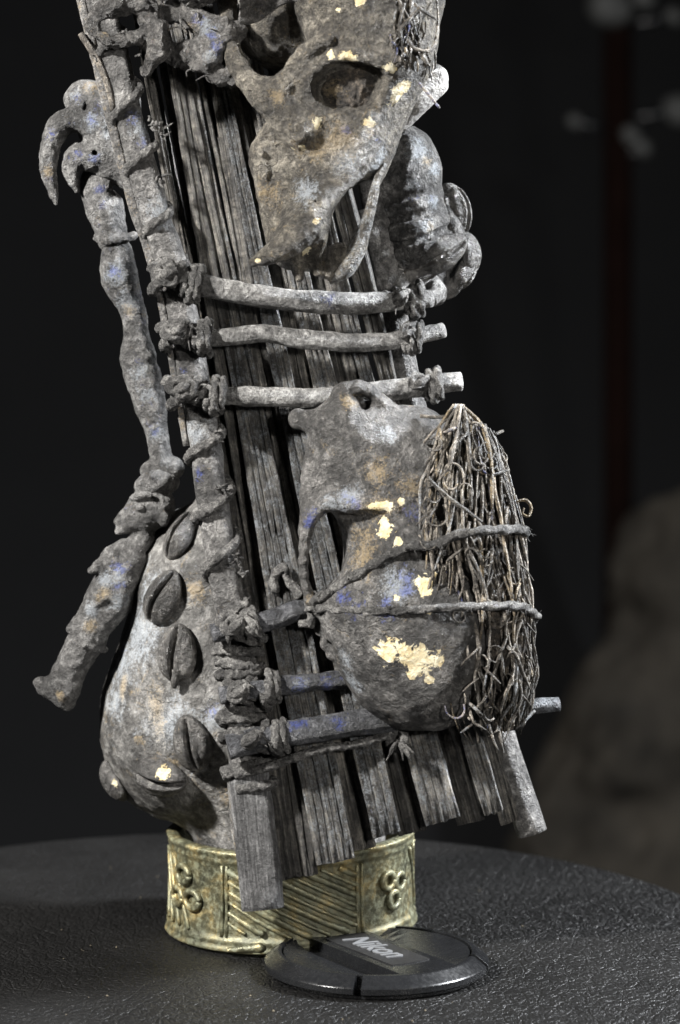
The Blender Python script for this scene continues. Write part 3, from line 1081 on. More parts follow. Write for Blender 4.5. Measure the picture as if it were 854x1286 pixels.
def lash(parent, c, bar_dir, stick_dir, rb, rs, seed, big=1.0, coil_at=None):
    """wrap at the crossing point c"""
    acc = Acc()
    bd, sd = unit(bar_dir), unit(stick_dir)
    front = np.array([0, -1.0, 0])
    rg = random.Random(seed)
    # diagonal wraps over the crossing
    for sg in (1, -1):
        ax = unit(sd + sg * bd * 0.7)
        e2 = unit(np.cross(ax, front))
        acc.add(*loop(c + front * -10 + sd * rg.uniform(-3, 3), front, e2, 28 * big, 27 * big, 1.6, 7, 6.0 * big, seed + sg, ax))
    # turns round the bar beside the stick
    cc = c + bd * 32 if coil_at is None else coil_at
    e2 = unit(np.cross(bd, front))
    acc.add(*loop(cc, front, e2, rb + 4, rb + 4, 2.3, 8, 6.0, seed + 5, bd))
    # knot
    kp = c + front * 22 * big + sd * 6
    e = unit(sd + 0.3 * bd)
    acc.add(*loop(kp, bd, e, 11 * big, 10 * big, 1.15, 5, 7.0 * big, seed + 9, front))
    acc.add(*sweep(smooth_path(np.array([kp - bd * 10 - e * 4, kp + front * 6, kp + bd * 11 + e * 6]), 8), [4 * big, 8 * big, 4 * big], 9, rough=2, seed=seed, rscale=8))
    # frayed ends
    for k in range(5):
        d = unit(bd * rg.uniform(-0.4, 1) + sd * rg.uniform(-1, 1) + front * rg.uniform(0, 0.7))
        p0 = kp + bd * rg.uniform(-12, 24) + sd * rg.uniform(-12, 12)
        acc.add(*sweep(smooth_path(np.array([p0, p0 + d * rg.uniform(6, 12), p0 + d * 14 + sd * rg.uniform(-8, 8)]), 6), [1.2, 0.9, 0.4], 5))
    return acc.obj('lashing', M['cord'], parent)
def bdir(kx, i):
    a, b = P(*BARS[kx][0][i]), P(*BARS[kx][0][i + 1])
    return b - a
SD = np.array(P(235, 470, 42)) - np.array(P(212, 350, 42))
for i, (kx, c, ca) in enumerate((('A', (213, 350, 62), (243, 357, 66)), ('B', (222, 421, 62), (256, 424, 66)), ('C', (232, 492, 62), (272, 497, 66)))):
    lash(bars[kx], P(*c), bdir(kx, 0), -SD, 14, 24, 20 + i * 13, 0.95, P(*ca))
for i, (kx, c, ca) in enumerate((('D', (296, 790, 70), (318, 784, 68)), ('E', (302, 871, 72), (342, 864, 66)), ('F', (318, 931, 86), (352, 925, 82)))):
    lash(bars[kx], P(*c), bdir(kx, 0), -SD, 14, 24, 90 + i * 13, 0.85, P(*ca))
for i, (kx, c, ca) in enumerate((('A', (503, 378, 40), (522, 377, 38)), ('B', (512, 425, 36), (520, 424, 36)), ('C', (528, 486, 28), (545, 484, 28)))):
    lash(bars[kx], P(*c), bdir(kx, 3), -SD, 12, 18, 150 + i * 13, 0.7, P(*ca))
# cords between the crossings on the stick (turns round the stick itself)
def stick_turns(y0, y1, turns, cord, seed, r=25, deep=21):
    ys = np.linspace(y0, y1, int(40 * turns))
    xs = np.interp(ys, [p[1] for p in POST], [p[0] + shift(p[1]) for p in POST])
    pts = []
    for i, (x, y) in enumerate(zip(xs, ys)):
        a = 2 * math.pi * turns * i / (len(ys) - 1)
        k = 1 + 0.05 * math.sin(a * 2.3 + seed)
        pts.append(P(x + math.sin(a) * r * 1.06 * k, y + 5 * math.sin(a * 0.63 + seed) + 4 * math.sin(a * 1.0 + 2 * seed), np.interp(y, [0, 820, 960, 1141], [40, 42, 52, 78]) - math.cos(a) * deep * k))
    V, Fc, A = sweep(np.array(pts), cord, 14, lobes=3, lobe=0.6, twist=0.15, rough=1.5, rscale=8, seed=seed)
    return V, Fc, A
for a_ in ((20, 330, 4.2, 5.0, 1, 20, 19), (525, 775, 3.6, 5.5, 2, 22, 20), (815, 850, 3.0, 6.0, 3, 25), (890, 925, 3.0, 6.0, 4, 27), (950, 985, 2.6, 6.0, 5, 28)):
    V, Fc, A = stick_turns(*a_)
    obj('spiral_cord', V, Fc, M['cord'], raft, {'flow': A})
# tufts on the spiral cord
rg = random.Random(5)
for (x, y) in ((192, 155), (205, 165), (200, 225), (275, 610), (297, 700), (300, 720), (270, 545)):
    acc = Acc()
    for k in range(6):
        p0 = P(x + rg.uniform(-5, 5), y + rg.uniform(-5, 5), 58)
        d = unit(np.array([rg.uniform(-0.3, 1), rg.uniform(-0.7, 0.2), rg.uniform(-0.8, 0.8)]))
        q = unit(np.array([rg.uniform(-1, 1), rg.uniform(-1, 1), rg.uniform(-1, 1)]))
        acc.add(*sweep(smooth_path(np.array([p0, p0 + d * 6, p0 + d * 10 + q * 5]), 6), [2.2, 1.6, 0.5], 5))
    acc.obj('fray', M['cord'], raft)
# lower tie cord with its knot
acc = Acc()
acc.add(*sweep(smooth_path(PP((296, 974, 72), (340, 962, 84), (400, 942, 80), (450, 934, 70), (492, 922, 62)), 50), 5.2, 10, lobes=3, lobe=0.45, twist=0.14, rough=1, seed=2))
acc.add(*loop(P(499, 924, 56), np.array([1, 0, 0.2]), np.array([0, -0.3, 1.0]), 10, 11, 1.4, 6, 6.5, 8, np.array([0, -1.0, 0])))
for k in range(9):
    d = unit(np.array([rg.uniform(-0.6, 0.9), rg.uniform(-0.6, 0.1), rg.uniform(-1.0, -0.1)]))
    p0 = P(500, 930, 58)
    acc.add(*sweep(smooth_path(np.array([p0, p0 + d * 14, p0 + d * 24 + np.array([rg.uniform(-4, 4), 0, -4])]), 8), [2.8, 2.2, 0.8], 6, rough=0.5))
acc.obj('tie_cord', M['cord'], raft)
# short cord knot by the lower skull's cheek
acc = Acc()
acc.add(*sweep(smooth_path(PP((346, 742, 45), (345, 722, 52), (356, 714, 54), (362, 728, 50), (378, 750, 52)), 24), 6, 9, rough=1.6, lobes=3, lobe=0.3, twist=0.12))
acc.add(*loop(P(392, 766, 62), np.array([0, -1.0, 0]), np.array([0, 0, 1.0]), 17, 17, 1.7, 8, 5.5, 4, np.array([1.0, 0, 0])))
acc.add(*sweep(smooth_path(PP((400, 772, 72), (388, 782, 74), (376, 784, 70)), 10), [5, 6, 4], 9, rough=1.5, lobes=3, lobe=0.3, twist=0.1))
acc.obj('knot', M['cord'], raft)

# ================================================================== LOWER SKULL
def lower_skull():
    base = P(530, 915, 60)
    root = thing('animal_skull', 'upturned dark skull with cream chips and a cheek arch, cord-bound to the crossbars', 'skull', base)
    s_ = Sculpt(P(345, 465, -40), P(690, 940, 190), 2.4)
    # brain case
    s_.ell(P(535, 795, 55), (112, 100, 124), rot=8, k=10)
    s_.ell(P(500, 745, 70), (100, 76, 90), k=45)
    # face / palate plate
    s_.ell(P(480, 600, 78), (92, 44, 84), rot=12, k=40)
    s_.cone(P(436, 540, 82), P(480, 600, 82), 44, 60, 22, flat=0.55)
    s_.ell(P(515, 560, 68), (50, 34, 50), k=20)
    s_.ell(P(500, 686, 76), (62, 54, 62), k=26)
    # condyles on top
    s_.cone(P(376, 526, 72), P(425, 535, 80), 13, 18, 12)
    s_.cone(P(432, 496, 88), P(440, 532, 86), 15, 22, 10)
    s_.tube(PP((436, 488, 92), (456, 486, 92), (474, 500, 84), (500, 522, 80), (520, 530, 78)), [9, 8, 8, 9, 12], 5, n=8)
    # hollows beside the central ridge
    s_.ell(P(470, 575, 138), (34, 16, 30), rot=-20, k=16, mode='sub')
    # eye hollow behind the cheek arch
    s_.ell(P(396, 690, 100), (36, 150, 58), rot=-6, k=10, mode='sub')
    s_.ell(P(424, 690, 146), (38, 52, 50), rot=-14, k=12, mode='sub')
    # brow shelf over the hollow and the dent beside it
    s_.tube(PP((388, 650, 92), (410, 632, 108), (446, 634, 118), (490, 640, 122)), [6, 8, 10, 8], 10, n=8)
    s_.cone(P(458, 652, 128), P(502, 640, 134), 7, 4, 6, mode='sub')
    # cheek arch
    s_.tube(PP((446, 630, 114), (412, 632, 112), (388, 656, 104), (381, 700, 98), (384, 738, 92), (398, 762, 84), (430, 780, 80)), [9, 8, 6.5, 5.5, 6, 8, 14], 6, n=14)
    s_.cone(P(392, 590, 76), P(384, 662, 100), 13, 7, 8)
    s_.cone(P(462, 507, 130), P(458, 508, 84), 8, 7, 5, 'sub')
    # rough edge behind the cheek
    for (x, y, r) in ((402, 790, 9), (412, 808, 9), (418, 822, 7), (396, 778, 6)):
        s_.ell(P(x, y, 66), (r, r, r), k=6)
    s_.ell(P(420, 808, 82), (8, 10, 6), k=5, mode='sub')
    for (x, y) in ((386, 560), (383, 580), (382, 600), (380, 618)):
        s_.ell(P(x + 8, y, 74), (10, 14, 10), k=8)
    V, Q, N = s_.mesh(((5.0, 60), (1.4, 15)), 9)
    at = {
        'chip': spots(V, N, [(482, 818, 25), (500, 822, 15), (526, 830, 30, 10, 1.5), (540, 832, 20), (512, 830, 16), (540, 858, 10), (516, 852, 9),
                             (533, 728, 20), (536, 738, 14), (545, 716, 8), (480, 662, 17), (478, 652, 10), (499, 676, 9), (540, 762, 9), (497, 748, 6), (496, 766, 7), (480, 632, 13, 0, 2.2), (506, 628, 8)]),
        'ochre': spots(V, N, [(478, 634, 34, 0, 1.6), (440, 500, 22), (452, 690, 40, 90, 1.6), (395, 752, 14), (470, 590, 30), (520, 610, 30)]),
        'blue': spots(V, N, [(385, 650, 22), (440, 625, 20), (526, 640, 20), (505, 722, 24), (510, 735, 20), (440, 762, 22), (480, 763, 20), (425, 752, 20)]),
        'pale': spots(V, N, [(436, 622, 30), (410, 625, 20), (440, 860, 26), (500, 730, 40), (490, 540, 18), (430, 830, 20)]),
    }
    obj('cranium', V, Q, M['darkbone'], root, at)
    # hairline suture flap lines and a lip along the bundle
    V, Fc, A = sweep(smooth_path(PP((545, 562, 104), (530, 545, 100), (512, 528, 96), (500, 520, 92)), 16), [2.5, 4, 3.5, 2], 8, rough=0.8)
    obj('bone_splinter', V, Fc, M['darkbone'], root, {'flow': A})
    return s_
LOW = lower_skull()

# ================================================================== TWIG BUNDLES
def twig(parent, pts, r, seed, n=11):
    V, Fc, A = sweep(smooth_path(pts, n), [r * 0.66, r * 0.8, r * 0.7, r * 0.4], 6, rough=r * 0.4, rscale=7, seed=seed)
    rg = random.Random(seed)
    at = {'ochre': np.full(len(V), 0.7 if rg.random() < 0.10 else 0.0), 'blue': np.full(len(V), 0.55 if rg.random() < 0.05 else 0.0),
          'pale': np.full(len(V), 0.5 if rg.random() < 0.1 else 0.0)}
    return obj('twig', V, Fc, M['twig'], parent, at)
def lower_bundle():
    root = thing('twig_bundle', 'thick mat of dry twigs and rootlets bound upright over the lower skull', 'twig bundle', P(615, 925, 90))
    rg = random.Random(23)
    yk = [505, 540, 600, 660, 720, 780, 840, 880, 925]
    xl = [574, 560, 554, 554, 558, 563, 572, 580, 594]
    xr = [590, 618, 640, 652, 660, 668, 674, 672, 655]
    def pt(u, y, lift):
        a, b = np.interp(y, yk, xl), np.interp(y, yk, xr)
        # rounded mat: front on the left, turning away to the right
        th = math.radians(-12 + 95 * u)
        x = a + (b - a) * math.sin(max(th, -0.2)) if th > 0 else a + (b - a) * math.sin(th)
        d = 84 + (62 + lift) * math.cos(th) - 40 * abs((y - 720) / 220) ** 2
        return x + lift * 0.5 * math.sin(th), d
    for i in range(255):
        u = rg.random() ** 0.85
        L = rg.choice((60, 80, 110, 150, 200, 280)) * rg.uniform(0.7, 1.15)
        yc = rg.uniform(515, 915)
        y0, y1 = max(yc - L / 2, 508 + 60 * max(0, u - 0.3)), min(yc + L / 2, 934 - 22 * u + rg.uniform(-14, 6))
        if y1 - y0 < 30:
            continue
        lift = rg.uniform(-16, 9)
        slant = rg.gauss(0, 0.055) * (2.4 if L < 100 else 1)
        ph = rg.uniform(0, 6)
        amp = rg.uniform(0.01, 0.06)
        pts = []
        for t in np.linspace(0, 1, 6):
            y = y0 + (y1 - y0) * t
            uu = u + slant * (t - 0.5) * (y1 - y0) / 60 + amp * math.sin(ph + t * rg.uniform(4, 7))
            x, d = pt(min(max(uu, -0.08), 1.02), y, lift + 4 * math.sin(ph + 4 * t))
            pts.append(P(x + rg.uniform(-2.5, 2.5), y, d + rg.uniform(-3, 3)))
        twig(root, np.array(pts), rg.choice((1.5, 1.9, 2.2, 2.6, 3.1, 3.6)), i)
    # short crossing stubs
    for i in range(34):
        y = rg.uniform(540, 920)
        u = rg.uniform(0.0, 0.9)
        x, d = pt(u, y, 9)
        a = rg.uniform(-1.3, 1.3)
        l = rg.uniform(16, 38)
        twig(root, PP((x - l * math.sin(a) / 2, y - l * math.cos(a) / 2, d - 4), (x + rg.uniform(-3, 3), y, d + 3), (x + l * math.sin(a) / 2, y + l * math.cos(a) / 2, d)), rg.uniform(1.5, 2.8), 400 + i, 7)
    # curled rootlets
    for i in range(18):
        y = rg.uniform(530, 900)
        u = rg.uniform(0.0, 0.95)
        x, d = pt(u, y, 8)
        r0, a0 = rg.uniform(5, 11), rg.uniform(0, 6.28)
        twig(root, PP(*[(x + r0 * (1 + 0.12 * q) * math.cos(a0 + q), y + r0 * 1.4 * math.sin(a0 + q), d + 1.5 * q) for q in np.linspace(0, rg.uniform(2.5, 4.6), 7)]), rg.uniform(1.2, 2.2), 700 + i, 14)
    # named ones read off the photograph
    twig(root, PP((528, 522, 96), (550, 524, 102), (572, 520, 104), (578, 516, 100)), 3.4, 900)
    twig(root, PP((537, 600, 148), (560, 622, 154), (590, 644, 158), (606, 656, 158)), 3.4, 901)
    twig(root, PP((576, 514, 112), (586, 540, 124), (590, 580, 134), (592, 640, 140)), 4.0, 902)
    twig(root, PP((578, 508, 98), (594, 522, 104), (608, 540, 112), (617, 580, 124), (618, 640, 132)), 4.0, 903)
    twig(root, PP((574, 514, 106), (562, 530, 116), (553, 560, 128), (560, 600, 140)), 3.2, 904)
    twig(root, PP((532, 556, 112), (548, 538, 116), (562, 526, 112), (575, 520, 108)), 2.2, 905)
    twig(root, PP((648, 630, 96), (660, 628, 96), (667, 637, 96), (664, 648, 98), (656, 645, 100), (658, 638, 101)), 2.8, 906, 20)
    twig(root, PP((640, 812, 120), (655, 778, 122), (640, 782, 128), (625, 778, 130)), 2.6, 907)
    twig(root, PP((636, 800, 132), (620, 846, 134), (614, 872, 134)), 3.4, 908)
    twig(root, PP((622, 905, 112), (628, 926, 116), (632, 946, 116)), 3.0, 909)
    twig(root, PP((614, 910, 118), (620, 930, 122), (626, 943, 122)), 2.6, 910)
    for i, (x, y) in enumerate(((604, 572), (600, 580), (566, 604), (545, 620), (612, 566), (610, 700))):
        dd = pt((x - 540) / 110, y, 14)[1] + 6
        twig(root, PP(*[(x + 9 * math.cos(q), y + 11 * math.sin(q), dd + 2 * q) for q in np.linspace(0.3, 4.6, 8)]), 2.0, 920 + i, 16)
    # earth packed between the twigs
    s_ = Sculpt(P(535, 500, 0), P(690, 930, 150), 3.2)
    s_.tube(PP((578, 540, 60), (592, 600, 76), (602, 700, 84), (616, 800, 84), (628, 900, 62)), [22, 40, 46, 45, 30], 10, n=9)
    V, Q, N = s_.mesh(((5, 14),), 3)
    obj('packed_earth', V, Q, M['dirt'], root)
lower_bundle()
def upper_bundle():
    root = thing('twig_bundle', 'small tuft of curled twigs on the brow of the upper skull', 'twig bundle', P(520, 130, 80))
    rg = random.Random(8)
    for i in range(84):
        u = rg.random()
        y0 = rg.uniform(-60, 60)
        y1 = y0 + rg.uniform(40, 90)
        y1 = min(y1, 80 + 20 * u)
        pts = []
        sl = rg.uniform(-14, 14)
        for t in np.linspace(0, 1, 5):
            y = y0 + (y1 - y0) * t
            x = 494 + 50 * u + sl * (t - 0.5) + 5 * math.sin(6 * t + i)
            x = min(max(x, 486 + 0.1 * y), 549)
            pts.append(P(x, y, 130 - 56 * u * u + rg.uniform(-9, 5)))
        twig(root, np.array(pts), rg.choice((1.6, 2.0, 2.6, 3.2)), 1000 + i)
    twig(root, PP((526, 104, 112), (538, 118, 114), (552, 136, 116)), 3.2, 1060)
    twig(root, PP((512, 50, 130), (520, 60, 134), (536, 64, 130), (546, 56, 120), (550, 30, 108), (549, 0, 100)), 3.0, 1061, 18)
    twig(root, PP((500, 40, 132), (514, 24, 136), (526, 10, 132)), 3.2, 1062)
    twig(root, PP((520, 4, 134), (532, 14, 132), (548, 24, 116)), 3.4, 1063)
    twig(root, PP((528, 66, 126), (534, 76, 124), (540, 84, 118)), 4.2, 1064)
    twig(root, PP((508, 4, 130), (502, 30, 132), (506, 60, 130), (512, 74, 126)), 3.0, 1065)
upper_bundle()

# ================================================================== BINDING CORDS
def cord_obj(label, pts, r, seed, extra=None):
    acc = Acc()
    V, Fc, A = sweep(smooth_path(PP(*pts), 110), r, 12, lobes=2, lobe=0.55, twist=0.11, rough=r * 0.3, rscale=8, seed=seed)
    acc.add(V, Fc, A)
    rg = random.Random(seed)
    for k in range(70):
        i = rg.randrange(4, len(pts) * 20) % 100
        p0 = V[min(i, 108) * 12 + rg.randrange(12)]
        d = unit(np.array([rg.uniform(-1, 1), rg.uniform(-1, 0), rg.uniform(-1, 1)]))
        acc.add(*sweep(smooth_path(np.array([p0, p0 + d * 3, p0 + d * 5 + np.array([2, 0, rg.uniform(-3, 3)])]), 5), [0.8, 0.6, 0.3], 4))
    o = acc.obj('binding_cord', M['cord'])
    return tag(o, label, 'cord')
cord_obj('rising twisted cord tied slantwise across the lower skull and its twigs',
         [(392, 756, 92), (412, 744, 108), (440, 727, 124), (480, 703, 140), (515, 686, 148), (545, 684, 150), (575, 672, 156), (605, 667, 158), (635, 665, 142), (652, 664, 120), (660, 668, 92), (652, 672, 50), (600, 680, -2)], 5.2, 61)
cord_obj('level twisted cord tied straight across the lower skull and its twigs',
         [(388, 764, 84), (412, 764, 106), (450, 766, 138), (500, 767, 158), (550, 764, 164), (590, 762, 162), (625, 761, 154), (655, 762, 132), (670, 770, 104), (668, 778, 66), (600, 790, -4)], 4.8, 62)

# ================================================================== UPPER SKULL
def upper_skull():
    base = P(400, 350, 80)
    root = thing('animal_skull', 'long-muzzled dark skull with packed eye socket and open nose above the crossbars', 'skull', base)
    s_ = Sculpt(P(262, -80, -40), P(580, 372, 210), 2.4)
    s_.ell(P(455, -30, 50), (105, 90, 110), k=10)                       # brain case
    s_.ell(P(455, 70, 62), (92, 72, 80), rot=10, k=30)                   # orbit block
    s_.cone(P(440, 130, 68), P(404, 284, 84), 74, 50, 24, flat=0.75)     # muzzle
    s_.cone(P(360, 200, 66), P(368, 300, 76), 46, 30, 20, flat=0.6)
    s_.cone(P(405, 300, 84), P(408, 335, 88), 26, 14, 14)
    # right flank is a clean straight edge
    a, b = P(506, 170, 0), P(440, 330, 0)
    dd = b - a
    s_.half(P(506, 170, 0), np.array([-dd[2], 0, dd[0]]) * (1 if -dd[2] > 0 else -1), 8)
    # temporal hollow between arch and case
    s_.ell(P(338, 62, 92), (46, 60, 52), rot=10, k=12, mode='sub')
    s_.ell(P(360, 30, 0), (66, 78, 60), k=14)
    # cheek arch
    s_.tube(PP((292, -40, 44), (286, 10, 62), (288, 50, 78), (302, 88, 94), (326, 116, 106), (346, 116, 112), (364, 94, 116), (384, 66, 122), (412, 48, 128)), [10, 10, 9.5, 10, 13, 14, 11, 9, 8], 7, n=18)
    s_.cone(P(335, 118, 104), P(380, 160, 104), 20, 30, 14)
    s_.ell(P(392, 98, 96), (28, 34, 34), k=12)
    # orbit
    s_.ell(P(440, 107, 140), (47, 44, 34), rot=-6, k=6, mode='sub')
    s_.ell(P(418, 118, 140), (22, 40, 24), k=5, mode='sub')
    s_.cone(P(455, 100, 142), P(492, 92, 134), 20, 6, 6, mode='sub')
    s_.tube(PP((392, 106, 112), (406, 78, 124), (440, 68, 132), (478, 78, 130), (498, 92, 120)), [5, 5, 6, 5, 4], 8, n=10)
    # tusk root, molar bumps, pits
    s_.tube(PP((412, 246, 108), (390, 276, 110), (366, 298, 112)), [12, 18, 18], 14, n=6)
    rg = random.Random(2)
    for k in range(24):
        y = 150 + k * 7.2
        s_.ell(P(np.interp(y, [150, 210, 260, 325], [338, 325, 335, 358]) + rg.uniform(-4, 8), y, 72 + rg.uniform(-4, 14)), (rg.uniform(5, 9), 12, rg.uniform(5, 9)), k=9)
    for (x, y, r) in ((384, 169, 3.5), (396, 254, 4)):
        q = P(x, y, 122)
        s_.cone(q, P(x, y, 90), r, r * 0.6, 3, 'sub')
    # nose opening
    s_.ell(P(378, 306, 84), (36, 30, 34), rot=-20, k=14)
    for dd_ in (28, 50, 74, 98):
        s_.tube(PP((468, 226, dd_ + 6), (444, 266, dd_), (432, 298, dd_), (418, 326, dd_ + 6)), [10, 24, 25, 14], 5, 'sub', n=7)
    s_.tube(PP((468, 226, 140), (442, 266, 130), (430, 298, 130), (417, 328, 132)), [8, 23, 24, 13], 5, 'sub', n=7)
    s_.cone(P(424, 320, 92), P(412, 344, 98), 15, 9, 6)
    # teeth stubs at the bottom
    s_.cone(P(372, 318, 100), P(376, 350, 104), 10, 6, 6)
    s_.cone(P(392, 322, 100), P(398, 342, 104), 10, 7, 6)
    V, Q, N = s_.mesh(((3.5, 45), (1.9, 13), (0.9, 6)), 21)
    at = {
        'chip': spots(V, N, [(506, 118, 17, -35, 1.6), (488, 88, 11), (498, 90, 10), (440, 78, 12, 10, 1.8), (412, 66, 9), (448, 4, 11), (420, 14, 6), (402, 152, 10), (388, 318, 13), (402, 280, 9), (468, 156, 13), (378, 190, 8), (364, 190, 7)]),
        'ochre': spots(V, N, [(430, 180, 46), (400, 190, 30), (370, 190, 26), (470, 160, 24), (340, 240, 30), (400, 155, 22), (350, 125, 20)]),
        'pale': spots(V, N, [(440, 200, 36), (380, 240, 30), (480, 205, 14, -60, 3)]),
        'blue': spots(V, N, [(467, 158, 9), (476, 180, 9), (440, 160, 10)]),
    }
    obj('cranium', V, Q, M['bone'], root, at)
    # packed earth in the socket
    s2 = Sculpt(P(385, 60, 60), P(500, 150, 150), 2.0)
    s2.ell(P(436, 112, 86), (48, 28, 34), rot=-6)
    V, Q, N = s2.mesh(((9, 22), (3, 8)), 5)
    obj('socket_fill', V, Q, M['dirt'], root, {'ochre': spots(V, N, [(420, 110, 24)])})
    # thin rim on the far side of the nose, lit edge painted in paler
    V, Fc, A = sweep(smooth_path(PP((484, 206, 100), (474, 224, 104), (468, 250, 104), (459, 284, 100), (446, 316, 94), (430, 340, 94), (412, 352, 94)), 44), [3, 5, 6.5, 8, 12, 13, 6], 14, rough=1.6, rscale=16, seed=3)
    obj('nasal_rim', V, Fc, M['bone'], root, {'flow': A, 'pale': 0.45 * np.ones(len(V))})
    # tusk
    s3 = Sculpt(P(300, 250, 80), P(420, 350, 180), 2.0)
    s3.tube(PP((398, 276, 108), (370, 300, 116), (342, 317, 118), (318, 329, 116)), [19, 18, 13, 6], 4, n=8)
    V, Q, N = s3.mesh(((2, 22), (0.8, 7)), 7)
    obj('tusk', V, Q, M['bone'], root, {'chip': spots(V, N, [(318, 329, 6)]), 'ochre': np.zeros(len(V))})
    # pale knob of bone on the far brow
    s4 = Sculpt(P(480, 60, 0), P(575, 185, 90), 2.0)
    s4.cone(P(546, 97, 40), P(520, 120, 44), 16, 20, 8)
    s4.cone(P(552, 110, 36), P(506, 158, 44), 9, 7, 8)
    V, Q, N = s4.mesh(((2, 18), (0.8, 6)), 7)
    obj('brow_knob', V, Q, M['palebone'], root)
    # curled leathery flap over the temple
    g = []
    nu, nv = 26, 12
    for i in range(nu):
        t = i / (nu - 1)
        for j in range(nv):
            q = j / (nv - 1)
            x = 300 + 76 * t
            y = -30 + q * (58 - 22 * t) + 6 * math.sin(t * 6)
            g.append(P(x, y, 118 - 26 * (q - 0.2) ** 2 - 10 * math.sin(t * 3) + 7 * math.sin(q * 5 + t * 4)))
    g = np.array(g)
    g = g + 3 * np.stack([fbm(g / 14, 3, k) for k in range(3)], 1)
    back = g + np.array([0, 6.0, 0])
    n = len(g)
    Fc = []
    for i in range(nu - 1):
        for j in range(nv - 1):
            a = i * nv + j
            Fc.append([a, a + 1, a + nv + 1, a + nv])
            Fc.append([n + a, n + a + nv, n + a + nv + 1, n + a + 1])
    for i in range(nu - 1):
        a, b = i * nv, i * nv + nv - 1
        Fc += [[a, a + nv, n + a + nv, n + a], [b, n + b, n + b + nv, b + nv]]
    for j in range(nv - 1):
        a, b = j, (nu - 1) * nv + j
        Fc += [[a, n + a, n + a + 1, a + 1], [b, b + 1, n + b + 1, n + b]]
    obj('hide_flap', np.vstack([g, back]), Fc, M['hide'], root)
upper_skull()

# ================================================================== HIDE STRAP (top left)
def straps():
    root = thing('hide_strap', 'knotted crusted hide strap tying the side stick to the upper skull', 'strap', P(230, 90, 60))
    s_ = Sculpt(P(95, -60, 20), P(310, 110, 140), 2.2)
    # knot on the stick
    s_.tube(PP((116, 36, 78), (130, 14, 86), (160, 4, 88), (186, 10, 82), (196, 28, 76)), [10, 12, 14, 11, 8], 5, n=9)
    s_.tube(PP((118, 34, 80), (136, 48, 84), (166, 50, 84), (190, 36, 80)), [10, 10, 9, 8], 5, n=8)
    s_.ell(P(142, 32, 82), (20, 12, 12), rot=15, k=5, mode='sub')
    s_.tube(PP((182, 24, 84), (200, 40, 86), (196, 70, 84), (184, 86, 80)), [10, 13, 12, 8], 4, n=8)
    s_.tube(PP((204, 38, 84), (212, 52, 82), (206, 70, 78)), [8, 9, 6], 4, n=6)
    # bundle across to the skull
    s_.tube(PP((206, 14, 60), (236, 22, 68), (262, 34, 74), (292, 40, 74)), [10, 14, 16, 16], 4, n=8)
    s_.tube(PP((210, 60, 62), (232, 68, 68), (254, 60, 74), (272, 34, 78)), [15, 18, 17, 14], 4, n=8)
    s_.tube(PP((240, 82, 72), (258, 78, 80), (272, 58, 84), (284, 30, 84)), [9, 14, 13, 9], 4, n=8)
    s_.tube(PP((262, 88, 70), (280, 94, 76), (296, 96, 78)), [8, 12, 10], 5, n=6)
    s_.tube(PP((200, -20, 66), (240, -14, 72), (290, -20, 70)), [16, 20, 18], 6, n=6)
    s_.cone(P(223, 42, 110), P(223, 40, 30), 13, 11, 4, 'sub')
    V, Q, N = s_.mesh(((7, 20), (3.5, 8)), 13)
    obj('strap_knot', V, Q, M['hide'], root, {'blue': spots(V, N, [(274, 66, 16), (270, 40, 14), (250, 20, 14)]), 'pale': spots(V, N, [(255, 35, 22), (262, 70, 18)]), 'ochre': spots(V, N, [(135, 38, 14), (240, 40, 16)])})
    rg = random.Random(3)
    for k in range(14):
        p0 = P(rg.uniform(120, 290), rg.uniform(-10, 95), 84)
        d = unit(np.array([rg.uniform(-1, 1), rg.uniform(-0.8, 0), rg.uniform(-1, 1)]))
        V, Fc, A = sweep(smooth_path(np.array([p0, p0 + d * 9, p0 + d * 15 + np.array([rg.uniform(-6, 6), 0, -4])]), 7), [1.4, 1.1, 0.5], 5)
        obj('fibre', V, Fc, M['cord'], root, {'flow': A})
    V, Fc, A = sweep(smooth_path(PP(*[(222 + 14 * math.cos(q), 46 + 12 * math.sin(q), 84) for q in np.linspace(3.4, 6.0, 9)]), 14), 1.3, 5)
    obj('fibre', V, Fc, M['twig'], root, {'flow': A})
straps()

